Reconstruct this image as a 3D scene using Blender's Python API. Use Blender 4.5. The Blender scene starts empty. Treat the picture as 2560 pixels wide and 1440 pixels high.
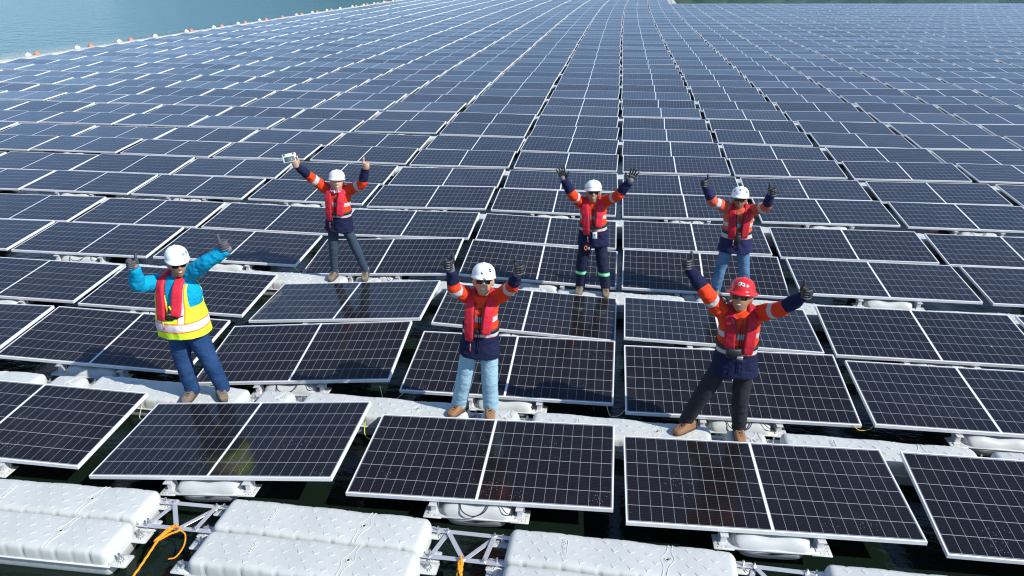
import bpy, bmesh, math, random
from math import sin, cos, pi, radians, sqrt, atan2, exp
from mathutils import Vector, Matrix, noise
from bpy_extras.object_utils import world_to_camera_view
random.seed(7)
sc = bpy.context.scene
COL = sc.collection
V = Vector

# ------------------------------------------------------------------ helpers
def tag(o, label=None, cat=None, group=None, kind=None):
    if label: o['label'] = label
    if cat: o['category'] = cat
    if group: o['group'] = group
    if kind: o['kind'] = kind
    return o

def link(name, me, parent=None, mat=None, smooth=True):
    o = bpy.data.objects.new(name, me); COL.objects.link(o)
    if parent: o.parent = parent
    if mat is not None:
        for m in (mat if isinstance(mat, (list, tuple)) else [mat]): me.materials.append(m)
    if smooth:
        me.polygons.foreach_set('use_smooth', [True]*len(me.polygons))
    return o

def empty(name, loc=(0, 0, 0), rz=0.0):
    o = bpy.data.objects.new(name, None); COL.objects.link(o)
    o.location = loc; o.rotation_euler = (0, 0, rz); o.empty_display_size = .1
    return o

class MB:
    """collects vertices and faces of one mesh"""
    def __init__(s): s.v = []; s.f = []; s.m = []
    def add(s, vs, fs, mi=0):
        b = len(s.v); s.v += [tuple(v) for v in vs]
        s.f += [tuple(b+i for i in f) for f in fs]; s.m += [mi]*len(fs)
        return s
    def box(s, c, d, M=None, mi=0, bev=0.0):
        x, y, z = d[0]/2, d[1]/2, d[2]/2
        if bev <= 0:
            vs = [V((a*x, b*y, e*z)) for e in (-1, 1) for b in (-1, 1) for a in (-1, 1)]
            fs = [(0, 2, 3, 1), (4, 5, 7, 6), (0, 1, 5, 4), (2, 6, 7, 3), (0, 4, 6, 2), (1, 3, 7, 5)]
        else:
            b2 = bev; vs = []; 
            def ring(ix, iy, zz):
                return [V((-ix, -iy+b2, zz)), V((-ix+b2, -iy, zz)), V((ix-b2, -iy, zz)), V((ix, -iy+b2, zz)),
                        V((ix, iy-b2, zz)), V((ix-b2, iy, zz)), V((-ix+b2, iy, zz)), V((-ix, iy-b2, zz))]
            rs = [ring(x-b2*.7, y-b2*.7, -z), ring(x, y, -z+b2), ring(x, y, z-b2), ring(x-b2*.7, y-b2*.7, z)]
            for r in rs: vs += r
            fs = [tuple(range(7, -1, -1)), tuple(range(24, 32))]
            for k in range(3):
                for i in range(8):
                    j = (i+1) % 8; fs.append((k*8+i, k*8+j, k*8+8+j, k*8+8+i))
        vs = [(M @ v if M else v) + V(c) for v in vs]
        return s.add(vs, fs, mi)
    def tube(s, pts, rad, n=8, mi=0, cap=True):
        pts = [V(p) for p in pts]; N = len(pts)
        if not isinstance(rad, (list, tuple)): rad = [rad]*N
        t0 = (pts[1]-pts[0]).normalized()
        up = V((0, 0, 1)) if abs(t0.z) < .9 else V((1, 0, 0))
        a = t0.cross(up).normalized(); vs = []; fs = []
        for i, p in enumerate(pts):
            t = (pts[min(i+1, N-1)]-pts[max(i-1, 0)]).normalized()
            a = (a-t*a.dot(t)).normalized(); b = t.cross(a)
            for k in range(n):
                q = 2*pi*k/n; vs.append(p+(a*cos(q)+b*sin(q))*rad[i])
        for i in range(N-1):
            for k in range(n):
                j = (k+1) % n; fs.append((i*n+k, i*n+j, (i+1)*n+j, (i+1)*n+k))
        if cap: fs.append(tuple(range(n-1, -1, -1))); fs.append(tuple((N-1)*n+k for k in range(n)))
        return s.add(vs, fs, mi)
    def rings(s, rings, cap=True, mi=0):
        n = len(rings[0]); vs = [v for r in rings for v in r]; fs = []
        for i in range(len(rings)-1):
            for k in range(n):
                j = (k+1) % n; fs.append((i*n+k, i*n+j, (i+1)*n+j, (i+1)*n+k))
        if cap: fs.append(tuple(range(n-1, -1, -1))); fs.append(tuple((len(rings)-1)*n+k for k in range(n)))
        return s.add(vs, fs, mi)
    def ball(s, c, r, n=12, m=8, mi=0, M=None):
        if not isinstance(r, (tuple, list)): r = (r, r, r)
        vs = [V((0, 0, -r[2]))]
        for i in range(1, m):
            a = -pi/2+pi*i/m
            for k in range(n): q = 2*pi*k/n; vs.append(V((r[0]*cos(a)*cos(q), r[1]*cos(a)*sin(q), r[2]*sin(a))))
        vs.append(V((0, 0, r[2]))); fs = []
        for k in range(n): fs.append((0, 1+(k+1) % n, 1+k))
        for i in range(m-2):
            for k in range(n):
                j = (k+1) % n; fs.append((1+i*n+k, 1+i*n+j, 1+(i+1)*n+j, 1+(i+1)*n+k))
        t = len(vs)-1
        for k in range(n): fs.append((t, 1+(m-2)*n+k, 1+(m-2)*n+(k+1) % n))
        return s.add([(M @ v if M else v)+V(c) for v in vs], fs, mi)
    def mesh(s, name):
        me = bpy.data.meshes.new(name); me.from_pydata(s.v, [], s.f); me.update()
        if any(s.m): me.polygons.foreach_set('material_index', s.m)
        return me
    def build(s, name, mat, parent=None, smooth=True):
        return link(name, s.mesh(name), parent, mat, smooth)

def catmull(pts, k=6):
    P = [V(p) for p in pts]; P = [P[0]*2-P[1]]+P+[P[-1]*2-P[-2]]; out = []
    for i in range(1, len(P)-2):
        a, b, c, d = P[i-1:i+3]
        for j in range(k):
            t = j/k
            out.append(.5*((2*b)+(c-a)*t+(2*a-5*b+4*c-d)*t*t+(3*b-a-3*c+d)*t**3))
    out.append(P[-2]); return out

def edge_split(o, ang=35):
    m = o.modifiers.new('e', 'EDGE_SPLIT'); m.split_angle = radians(ang); return o

def evaluated(me, mods):
    """apply modifiers to a mesh and return the resulting mesh"""
    o = bpy.data.objects.new('tmp', me); COL.objects.link(o)
    for kind, kw in mods:
        m = o.modifiers.new(kind, kind)
        for k, v in kw.items(): setattr(m, k, v)
    dg = bpy.context.evaluated_depsgraph_get(); dg.update()
    res = bpy.data.meshes.new_from_object(o.evaluated_get(dg))
    bpy.data.objects.remove(o); return res

# ------------------------------------------------------------------ materials
class NT:
    def __init__(s, name):
        s.mat = bpy.data.materials.new(name); s.mat.use_nodes = True
        s.n = s.mat.node_tree.nodes; s.l = s.mat.node_tree.links
        s.p = s.n['Principled BSDF']
    def node(s, t, **kw):
        x = s.n.new(t)
        for k, v in kw.items(): setattr(x, k, v)
        return x
    def put(s, sock, v):
        if isinstance(v, bpy.types.NodeSocket): s.l.new(v, sock)
        elif isinstance(v, (tuple, list)) and len(v) == 3 and sock.type == 'RGBA': sock.default_value = (*v, 1)
        else: sock.default_value = v
    def math(s, op, a, b=0.0, c=None, clamp=False):
        x = s.node('ShaderNodeMath', operation=op, use_clamp=clamp); s.put(x.inputs[0], a); s.put(x.inputs[1], b)
        if c is not None: s.put(x.inputs[2], c)
        return x.outputs[0]
    def mix(s, f, a, b):
        x = s.node('ShaderNodeMix', data_type='RGBA'); s.put(x.inputs[0], f); s.put(x.inputs[6], a); s.put(x.inputs[7], b)
        return x.outputs[2]
    def noise(s, vec, scale, detail=3.0, rough=.5, out='Fac'):
        x = s.node('ShaderNodeTexNoise'); s.put(x.inputs['Scale'], scale); s.put(x.inputs['Detail'], detail); s.put(x.inputs['Roughness'], rough)
        if vec is not None: s.l.new(vec, x.inputs['Vector'])
        return x.outputs[out]
    def coord(s, k='Object'): return s.node('ShaderNodeTexCoord').outputs[k]
    def ramp(s, f, lo, hi):
        x = s.node('ShaderNodeMapRange', interpolation_type='SMOOTHSTEP'); s.put(x.inputs[0], f); s.put(x.inputs[1], lo); s.put(x.inputs[2], hi)
        return x.outputs[0]
    def bump(s, h, strength=.3, dist=.01):
        x = s.node('ShaderNodeBump'); s.put(x.inputs['Strength'], strength); s.put(x.inputs['Distance'], dist); s.l.new(h, x.inputs['Height'])
        s.l.new(x.outputs[0], s.p.inputs['Normal']); return x.outputs[0]
    def set(s, **kw):
        for k, v in kw.items(): s.put(s.p.inputs[k.replace('_', ' ')], v)
        return s
    def attr(s, name, out='Fac'):
        x = s.node('ShaderNodeAttribute', attribute_name=name); return x.outputs[out]

def simple(name, col, rough=.6, metal=0.0, var=.12, scale=12., bump=0.0, bscale=60., bdist=.004, spec=.5, sheen=0.):
    t = NT(name); c = t.coord()
    n = t.noise(c, scale, 4.)
    dark = tuple(x*(1-var) for x in col); lite = tuple(min(1, x*(1+var)) for x in col)
    t.set(Base_Color=t.mix(n, dark, lite), Roughness=rough, Metallic=metal, Specular_IOR_Level=spec)
    if sheen: t.set(Sheen_Weight=sheen)
    if bump: t.bump(t.noise(c, bscale, 4.), bump, bdist)
    return t.mat

def m_cells(name):
    """monocrystalline half-cell laminate: UV is in metres on the panel"""
    t = NT(name); uv = t.node('ShaderNodeUVMap', uv_map='UVMap').outputs[0]
    sp = t.node('ShaderNodeSeparateXYZ'); t.l.new(uv, sp.inputs[0]); u, v = sp.outputs[0], sp.outputs[1]
    uu = t.math('ABSOLUTE', t.math('SUBTRACT', u, PW/2))
    su = t.math('DIVIDE', t.math('SUBTRACT', uu, .013), .0922)
    sv = t.math('DIVIDE', t.math('SUBTRACT', v, .0225), .1815)
    lu = t.math('LESS_THAN', t.math('PINGPONG', su, .5), .0016/.0922)
    lv = t.math('LESS_THAN', t.math('PINGPONG', sv, .5), .0024/.1815)
    cen = t.math('LESS_THAN', uu, .0105)
    ed = t.math('GREATER_THAN', uu, .013+12*.0922+.003)
    e2 = t.math('LESS_THAN', v, .0205); e3 = t.math('GREATER_THAN', v, .0225+6*.1815+.002)
    edge = t.math('MAXIMUM', ed, t.math('MAXIMUM', e2, e3))
    bus = t.math('LESS_THAN', t.math('PINGPONG', t.math('DIVIDE', v, .01815), .5), .03)
    rnd = t.node('ShaderNodeObjectInfo').outputs['Random']
    at = t.attr('tint'); k = t.math('FRACT', t.math('ADD', rnd, at))
    big = t.noise(t.coord(), .9, 2.)
    c1 = t.mix(k, (.0090, .0072, .0082), (.0062, .0061, .0082))
    c1 = t.mix(big, c1, (.0088, .0074, .0080))
    c2 = t.mix(t.math('MULTIPLY', bus, .10), c1, (.32, .33, .36))
    c3 = t.mix(t.math('MULTIPLY', lu, .34), c2, (.62, .64, .66))
    c4 = t.mix(t.math('MULTIPLY', lv, .50), c3, (.62, .64, .66))
    c4 = t.mix(t.math('MULTIPLY', edge, .35), c4, (.3, .3, .36))
    c5 = t.mix(cen, c4, (.76, .77, .82))
    # dried droplets and dust near the low edge
    vo = t.node('ShaderNodeTexVoronoi', feature='F1'); t.put(vo.inputs['Scale'], 46.); 
    cb = t.node('ShaderNodeCombineXYZ'); t.put(cb.inputs[0], u); t.put(cb.inputs[1], v); t.put(cb.inputs[2], t.math('MULTIPLY', k, 40.)); t.l.new(cb.outputs[0], vo.inputs['Vector'])
    dots = t.math('LESS_THAN', vo.outputs['Distance'], .17)
    mk = t.noise(cb.outputs[0], 3.1, 3.)
    low = t.math('SUBTRACT', .80, t.math('MULTIPLY', v, -.16))
    spots = t.math('MULTIPLY', dots, t.math('GREATER_THAN', mk, t.math('ADD', .585, t.math('MULTIPLY', v, .09))))
    c6 = t.mix(t.math('MULTIPLY', spots, .35), c5, (.45, .48, .5))
    dust = t.math('MULTIPLY', t.ramp(t.noise(cb.outputs[0], 1.7, 5., .65), .45, .8), t.math('ADD', .008, t.math('MULTIPLY', k, .02)))
    c7 = t.mix(dust, c6, (.5, .5, .48))
    vb = t.node('ShaderNodeTexVoronoi', feature='F1'); t.put(vb.inputs['Scale'], 2.2); t.l.new(cb.outputs[0], vb.inputs['Vector'])
    drop = t.math('LESS_THAN', t.math('ADD', vb.outputs['Distance'], t.math('MULTIPLY', t.noise(cb.outputs[0], 60., 2.), .03)), .034)
    drop = t.math('MULTIPLY', drop, t.math('GREATER_THAN', t.noise(cb.outputs[0], .9, 0.), .60))
    c7 = t.mix(t.math('MULTIPLY', drop, .75), c7, (.62, .62, .58))
    t.set(Base_Color=c7, Roughness=t.math('ADD', .07, t.math('MULTIPLY', mk, .10)), IOR=1.62, Specular_IOR_Level=.5, Specular_Tint=(.20, .25, .34), Sheen_Weight=.06, Sheen_Roughness=.3, Sheen_Tint=(.75, .9, 1.))
    return t.mat

def m_alu(name, b=.78, metal=.55, rough=.38):
    t = NT(name); c = t.coord()
    n = t.noise(c, 5., 5.); n2 = t.noise(c, 40., 3.)
    t.set(Base_Color=t.mix(n, (b*.93, b*.94, b*.95), (b, b, b)), Metallic=metal, Roughness=t.math('ADD', rough-.06, t.math('MULTIPLY', n2, .14)))
    return t.mat

def m_hdpe(name):
    t = NT(name); c = t.coord()
    n = t.noise(c, 2.2, 6., .6); n2 = t.noise(c, 22., 5.)
    rnd = t.node('ShaderNodeObjectInfo').outputs['Random']
    a = t.mix(n, (.44, .455, .435), (.51, .525, .50))
    a = t.mix(t.math('MULTIPLY', t.ramp(n2, .56, .80), .25), a, (.36, .34, .28))
    sp = t.node('ShaderNodeSeparateXYZ'); t.l.new(c, sp.inputs[0])
    wet = t.ramp(sp.outputs[2], -.175, -.235)
    a = t.mix(t.math('MULTIPLY', wet, .75), a, (.16, .17, .10))
    a = t.mix(t.math('MULTIPLY', rnd, .12), a, (.55, .56, .54))
    t.set(Base_Color=a, Roughness=.42, Specular_IOR_Level=.4)
    t.bump(n2, .06, .003)
    return t.mat

def m_water():
    t = NT('water'); g = t.node('ShaderNodeNewGeometry').outputs['Position']
    mp = t.node('ShaderNodeMapping'); t.l.new(g, mp.inputs[0]); mp.inputs['Scale'].default_value = (1, 1.7, 1); mp.inputs['Rotation'].default_value = (0, 0, .4)
    a = t.noise(mp.outputs[0], 1.4, 6., .6); b = t.noise(mp.outputs[0], 7., 4., .6); d = t.noise(mp.outputs[0], .18, 3.)
    h = t.math('ADD', t.math('MULTIPLY', a, .7), t.math('ADD', t.math('MULTIPLY', b, .45), t.math('MULTIPLY', d, .3)))
    sp = t.node('ShaderNodeSeparateXYZ'); t.l.new(g, sp.inputs[0])
    # calm between the floats, wind ripples on the open lake beyond the edges
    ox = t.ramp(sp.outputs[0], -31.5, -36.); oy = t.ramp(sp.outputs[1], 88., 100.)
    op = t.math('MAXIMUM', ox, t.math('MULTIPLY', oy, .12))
    col = t.mix(d, (.0045, .010, .006), (.007, .014, .009)); col = t.mix(op, col, (.018, .098, .112))  # raft shade put into the colour: darker among the floats, teal on open water
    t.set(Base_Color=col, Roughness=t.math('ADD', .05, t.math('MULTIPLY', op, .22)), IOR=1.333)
    e_ = t.noise(g, .75, 1.5, .5); k_ = t.noise(g, 3.1, 2.)
    ho = t.math('ADD', t.math('MULTIPLY', e_, .42), t.math('MULTIPLY', k_, .16))
    h = t.math('ADD', t.math('MULTIPLY', h, t.math('SUBTRACT', 1., op)), t.math('MULTIPLY', ho, op))
    bp = t.node('ShaderNodeBump'); t.put(bp.inputs['Strength'], t.math('ADD', .5, t.math('MULTIPLY', op, .5))); t.put(bp.inputs['Distance'], t.math('ADD', .035, t.math('MULTIPLY', op, .20)))
    t.l.new(h, bp.inputs['Height']); t.l.new(bp.outputs[0], t.p.inputs['Normal'])
    return t.mat
REF={(-5,3):(0.025,0.02567,0.01495,0.001402,-0.009625,-0.01433),(-5,4):(0.0006031,0.002059,0.01078,0.01319,-0.008127,-0.01036),(-5,5):(-0.002868,-0.02031,0.01906,-0.003399,0.01275,0.01442),(-5,6):(-0.01282,0.009457,0.02117,0.008081,0.0102,0.0244),(-4,1):(0.01935,0.02115,0.004877,0.0008477,-0.003405,0.008497),(-4,2):(-0.05865,0.1061,-0.003541,-0.00826,0.01842,0.004565),(-4,3):(0.02543,-0.03202,0.02802,0.002964,0.00343,0.001855),(-4,4):(0.003402,-0.01818,0.009324,0.001677,0.006171,0.01947),(-4,5):(0.003039,-0.03054,0.009598,-0.003384,0.009242,0.02019),(-4,6):(0.003555,0.008911,0.01239,-0.009613,0.006917,0.04336),(-3,0):(0.02291,-0.04809,0.01082,-0.009502,0.01999,0.00144),(-3,1):(0.04142,-0.02908,0.003279,0.007178,0.03385,0.01641),(-3,2):(0.04398,-0.05176,0.02046,0.005569,0.0175,0.006756),(-3,3):(0.03484,-0.02769,0.0116,-0.009889,0.01528,0.01337),(-3,4):(0.01114,0.003883,-0.006158,-0.005131,0.01427,0.01509),(-3,5):(0.02653,0.005012,-0.01042,-0.007747,0.009962,0.01626),(-3,6):(0.005695,-0.001138,-0.01147,0.007641,0.008656,0.01217),(-3,7):(0.02152,0.001721,-0.01217,-0.0001127,0.00629,0.01312),(-2,0):(0.03343,-0.08031,0.01959,-0.0358,-0.087,0.01221),(-2,1):(-0.01705,0.003469,-0.03377,0.05859,-0.08599,0.02972),(-2,2):(0.002102,-0.02743,-0.01521,-0.0523,-0.07633,0.01328),(-2,3):(-0.01228,0.002828,-0.04837,0.05336,-0.05788,0.005678),(-2,4):(-0.003908,0.002411,0.005218,-0.01249,-0.006675,0.03126),(-2,5):(0.002498,0.02279,-0.02909,0.004577,-0.01987,0.01372),(-2,6):(-0.002816,0.02746,-0.02249,-0.009429,-0.01466,0.02645),(-2,7):(0.0001705,0.0154,-0.02558,0.004012,-0.007787,0.01967),(-1,0):(-0.0002771,0.02163,-0.02793,-0.02475,-0.02907,0.02939),(-1,1):(-0.007052,0.04836,-0.0419,0.05074,-0.006779,0.0274),(-1,2):(0.01029,0.06616,-0.04064,-0.03093,0.04616,0.02824),(-1,3):(0.01389,0.06281,-0.04489,0.03355,0.04267,0.03141),(-1,4):(-0.001468,0.06447,-0.02411,-0.01196,0.02806,0.04086),(-1,5):(-0.01062,0.04541,-0.02674,-0.0006058,0.009529,0.03142),(-1,6):(0.01099,0.02826,-0.006274,-0.01793,0.007241,0.05712),(-1,7):(0.005232,0.03253,-0.02066,0.0004574,-0.001515,0.01663),(0,0):(-0.02075,-0.02769,0.01555,-0.04311,-0.009183,0.0468),(0,1):(-0.007396,-0.05112,0.01528,0.07148,-0.00367,0.04644),(0,2):(-0.007074,-0.02702,0.001172,-0.06503,0.0218,0.0241),(0,3):(-0.01871,0.0179,-0.03077,0.06151,0.005137,0.01603),(0,4):(-0.0149,0.01054,0.006346,-0.01295,0.001873,0.03123),(0,5):(-0.01294,0.01459,-0.002053,-0.002373,-0.0104,0.03363),(0,6):(-0.00163,0.007564,0.004867,-0.006504,-0.003964,0.0272),(0,7):(0.004428,0.01738,-0.005785,0.0009388,-0.005153,0.02328),(1,0):(0.006641,-0.01394,0.006981,0.04321,0.005892,0.01345),(1,1):(-0.01821,-0.04692,0.02645,-0.01036,0.004929,0.007849),(1,2):(-0.008963,-0.04803,0.02743,0.01439,0.0006317,0.004274),(1,3):(-0.0296,-0.06478,0.03178,-0.02093,-0.001579,-0.00287),(1,4):(-0.00924,-0.002005,0.006181,0.007385,-0.007917,0.000131),(1,5):(-0.01937,-0.02814,0.0198,-0.001916,-0.005497,0.01635),(1,6):(-0.03252,0.01498,0.01383,-0.009919,-0.009935,-0.01274),(1,7):(-0.03037,0.002403,0.004103,-0.003547,-0.004617,-0.0004817),(2,3):(0.01669,-0.006613,-0.003413,-0.008096,-0.001347,-0.01481),(2,4):(0.02834,-0.01259,-0.01011,0.003311,-0.004991,-0.03245),(2,5):(0.003459,-0.0002693,0.003539,0.008007,0.003838,-0.007767),(2,6):(0.01741,0.007423,0.01547,-0.003977,-0.0126,-0.02475),(2,7):(-0.009126,-0.03207,0.01591,0.002518,-0.01087,-0.02445),(3,6):(0.05822,-0.02309,0.008798,0.003242,0.01029,-0.0008887)}
JKEYS = ['fl','fr','eye','shl','shr','ell','elr','wrl','wrr','hl','hr','hipl','hipr','kl','kr','pel','neck']
JOINTS = {}
JOINTS['blue'] = dict(zip(JKEYS, [(-4.469,6.048,-0.03),(-4.169,6.13,-0.03),(-4.265,5.979,1.509),(-4.594,6.089,1.262),(-4.216,6.089,1.392),(-4.635,5.84,1.336),(-4.003,6.032,1.533),(-4.563,5.758,1.536),(-3.805,6.051,1.652),(-4.539,5.75,1.616),(-3.771,6.07,1.727),(-4.494,6.089,0.783),(-4.324,6.089,0.813),(-4.486,6.064,0.422),(-4.223,6.105,0.436),(-4.409,6.089,0.798),(-4.405,6.089,1.327)]))
JOINTS['tablet'] = dict(zip(JKEYS, [(-4.267,9.382,-0.03),(-3.812,9.457,-0.03),(-4.04,9.31,1.434),(-4.264,9.42,1.305),(-3.904,9.42,1.299),(-4.398,9.279,1.488),(-3.69,9.321,1.413),(-4.489,9.146,1.655),(-3.612,9.283,1.628),(-4.502,9.135,1.738),(-3.618,9.304,1.72),(-4.206,9.42,0.783),(-4.026,9.42,0.782),(-4.229,9.396,0.422),(-3.9,9.433,0.421),(-4.116,9.42,0.782),(-4.084,9.42,1.302)]))
JOINTS['woman'] = dict(zip(JKEYS, [(-1.658,6.243,-0.03),(-1.335,6.246,-0.03),(-1.349,6.134,1.475),(-1.537,6.244,1.275),(-1.227,6.244,1.288),(-1.597,6.037,1.42),(-1.083,6.097,1.446),(-1.606,5.975,1.642),(-1.01,5.99,1.633),(-1.629,6.008,1.741),(-0.981,6.027,1.714),(-1.51,6.244,0.768),(-1.33,6.244,0.772),(-1.577,6.239,0.414),(-1.33,6.24,0.416),(-1.42,6.244,0.77),(-1.382,6.244,1.282)]))
JOINTS['wave'] = dict(zip(JKEYS, [(-0.732,9.455,-0.03),(-0.381,9.431,-0.03),(-0.589,9.333,1.433),(-0.77,9.443,1.269),(-0.421,9.443,1.298),(-0.849,9.241,1.411),(-0.275,9.267,1.424),(-0.956,9.192,1.612),(-0.144,9.225,1.612),(-0.981,9.217,1.718),(-0.116,9.25,1.709),(-0.665,9.443,0.768),(-0.486,9.443,0.775),(-0.713,9.444,0.414),(-0.433,9.432,0.418),(-0.576,9.443,0.771),(-0.595,9.443,1.284)]))
JOINTS['jeans'] = dict(zip(JKEYS, [(1.089,9.619,-0.03),(1.479,9.643,-0.03),(1.245,9.521,1.372),(1.09,9.631,1.231),(1.45,9.631,1.21),(0.917,9.472,1.347),(1.557,9.422,1.324),(0.802,9.424,1.543),(1.573,9.288,1.508),(0.756,9.42,1.614),(1.573,9.253,1.584),(1.181,9.631,0.735),(1.361,9.631,0.73),(1.116,9.62,0.398),(1.42,9.632,0.395),(1.271,9.631,0.733),(1.27,9.631,1.221)]))
JOINTS['red'] = dict(zip(JKEYS, [(0.57,6.283,-0.03),(1.067,6.259,-0.03),(0.903,6.161,1.473),(0.762,6.271,1.289),(1.122,6.271,1.284),(0.627,6.15,1.479),(1.233,6.075,1.417),(0.465,6.236,1.669),(1.372,5.984,1.578),(0.421,6.207,1.733),(1.405,5.961,1.652),(0.856,6.271,0.774),(1.036,6.271,0.772),(0.696,6.272,0.417),(1.035,6.26,0.416),(0.946,6.271,0.773),(0.942,6.271,1.286)]))

# ------------------------------------------------------------------ survey: camera and array layout (metres)
PW, PH = 2.278, 1.134            # panel size
CAM_F, CAM_H = 1876.918/2560, 4.10383
CAM_R = ((0.985008, 0.172456, -0.004378), (-0.064149, 0.389715, 0.918699), (-0.160141, 0.904644, -0.394935))
X0, Y0, PX, QP, QA, TILT, SKEW = -0.00783, 6.64394, 2.39255, 3.15812, 1.43918, 0.08537, -0.04314
C2, C3, C4, K0, K1, M0, M1 = 0.11288, -0.04634, 0.01537, 2.10512, -0.31604, -1.43616, 3.12857
WATER_Z = -.27
def yrel(r):
    if r == 0: return -QP+QA
    k = math.ceil(r/2); return (k-1)*QP+(QA if r % 2 == 0 else 0)
def place(c, yr, s, dy=0.0):
    """point on the raft: column c, offset s (m) along the row, yr metres up the column"""
    yy = yr+dy; u = max(yy, 0)/30
    x = X0+c*PX+s+SKEW*yy+C2*u*u+C3*u**3+C4*u**4
    xr = c*PX+s; q = (K0+K1*yr/30) if xr > 0 else (M0+M1*yr/30)
    y = Y0+yy+q*(xr/20)**2/(1+abs(xr)/60)
    return V((x, y, 0))
def panel_pose(c, r):
    yr = yrel(r); a = place(c, yr, 0, PH/2); b = place(c, yr, PW, PH/2)
    yaw = atan2(b.y-a.y, b.x-a.x)
    ctr = place(c, yr, PW/2, 0); n = place(c, yr, PW/2, PH)
    ctr = (ctr+n)/2; ctr.y = place(c, yr, PW/2, 0).y+PH/2*cos(TILT); ctr.z = PH/2*sin(TILT)
    v = REF.get((c, r))
    if v is None:
        rr = random.Random(c*977+r*131)
        near = max(0, 1-r/14)
        v = (rr.gauss(0, .012), rr.gauss(0, .012), rr.gauss(0, .008+.006*near), radians((.9 if r % 2 == 0 else -.7)*min(1, max(0, r-7)/4)+rr.gauss(0, .35)), radians(rr.gauss(0, .35)), radians(rr.gauss(0, .25)))
    M = Matrix.Rotation(yaw+v[5], 4, 'Z') @ Matrix.Rotation(v[4], 4, 'Y') @ Matrix.Rotation(TILT+v[3], 4, 'X')
    M.translation = ctr+V(v[:3]); return M

cam = bpy.data.cameras.new('camera'); cam_o = bpy.data.objects.new('camera', cam); COL.objects.link(cam_o)
cam.sensor_width = 36; cam.lens = 36*CAM_F; cam.clip_end = 3000; cam.clip_start = .1
Rr, Ru, Rf = map(V, CAM_R)
M = Matrix.Identity(4)
for i in range(3): M[i][0] = Rr[i]; M[i][1] = Ru[i]; M[i][2] = -Rf[i]
M.translation = V((0, 0, CAM_H)); cam_o.matrix_world = M; sc.camera = cam_o
def px(P):
    d = V(P)-V((0, 0, CAM_H)); z = d.dot(Rf)
    if z < .2: return None
    return (.5+CAM_F*d.dot(Rr)/z, .5*9/16-CAM_F*d.dot(Ru)/z, z)   # in image widths

# ------------------------------------------------------------------ light
SUN_EL, SUN_AZ = radians(40), radians(-20)
sd = V((cos(SUN_EL)*cos(SUN_AZ), cos(SUN_EL)*sin(SUN_AZ), sin(SUN_EL)))
sl = bpy.data.lights.new('sun', 'SUN'); sl.energy = 4.8; sl.angle = radians(.53); sl.color = (1, .965, .90)
so = bpy.data.objects.new('sun', sl); COL.objects.link(so); so.rotation_euler = sd.to_track_quat('Z', 'Y').to_euler()
w = bpy.data.worlds.new('World'); sc.world = w; w.use_nodes = True
bg = w.node_tree.nodes['Background']; sky = w.node_tree.nodes.new('ShaderNodeTexSky'); sky.sky_type = 'NISHITA'
sky.sun_disc = False; sky.sun_elevation = SUN_EL; sky.sun_rotation = atan2(sd.x, sd.y); sky.air_density = .85; sky.dust_density = 0.; sky.ozone_density = 2.6
w.node_tree.links.new(sky.outputs[0], bg.inputs[0]); bg.inputs[1].default_value = .15
try: sc.cycles.filter_width = 1.15
except Exception: pass
sc.view_settings.view_transform = 'Standard'; sc.view_settings.look = 'None'; sc.view_settings.exposure = .40; sc.view_settings.gamma = 1

# ------------------------------------------------------------------ shared materials
M_CELL = m_cells('solar_cells'); M_FRAME = m_alu('anodised_frame', .80, .15, .45); M_ALU = m_alu('galvanised_steel', .70, .6, .34)
M_RAIL = m_alu('dark_rail', .30, .6, .4); M_HDPE = m_hdpe('float_plastic')
M_BACK = simple('panel_backsheet', (.5, .5, .5), .6)
M_BLACK = simple('black_rubber', (.012, .012, .014), .5)
M_BOLT = m_alu('bolt_steel', .6, .9, .3)

# ------------------------------------------------------------------ water, bed, hills
S = 900
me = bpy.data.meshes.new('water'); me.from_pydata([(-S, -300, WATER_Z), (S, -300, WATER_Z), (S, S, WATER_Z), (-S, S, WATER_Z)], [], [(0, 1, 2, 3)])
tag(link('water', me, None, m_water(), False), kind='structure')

def hill_height(az, d):
    """shore height above the lake by compass angle (deg right of north)"""
    a = math.degrees(az)
    f = 1/(1+exp(-(a+32)/6.))
    return 1.8+f*(53+9*sin(a*.21+1)+6*sin(a*.53))
nx, ny = 150, 14; vs = []; fs = []
for j in range(ny):
    for i in range(nx):
        az = radians(-80+160*i/(nx-1)); d0 = 330+40*sin(az*5)+25*sin(az*11+1); t = j/(ny-1); d = d0+t*330
        z = WATER_Z-1.5+hill_height(az, d)*sin(min(1, t*1.15)*pi/2)**.8+(noise.noise(V((az*14, t*6, 0)))*6*min(1, t*5))
        vs.append((sin(az)*d, cos(az)*d, z))
for j in range(ny-1):
    for i in range(nx-1): a = j*nx+i; fs.append((a, a+1, a+nx+1, a+nx))
me = bpy.data.meshes.new('hills'); me.from_pydata(vs, [], fs)
tag(link('hills', me, None, simple('hill_grass', (.055, .085, .028), .9, var=.5, scale=.03)), kind='structure')
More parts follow.
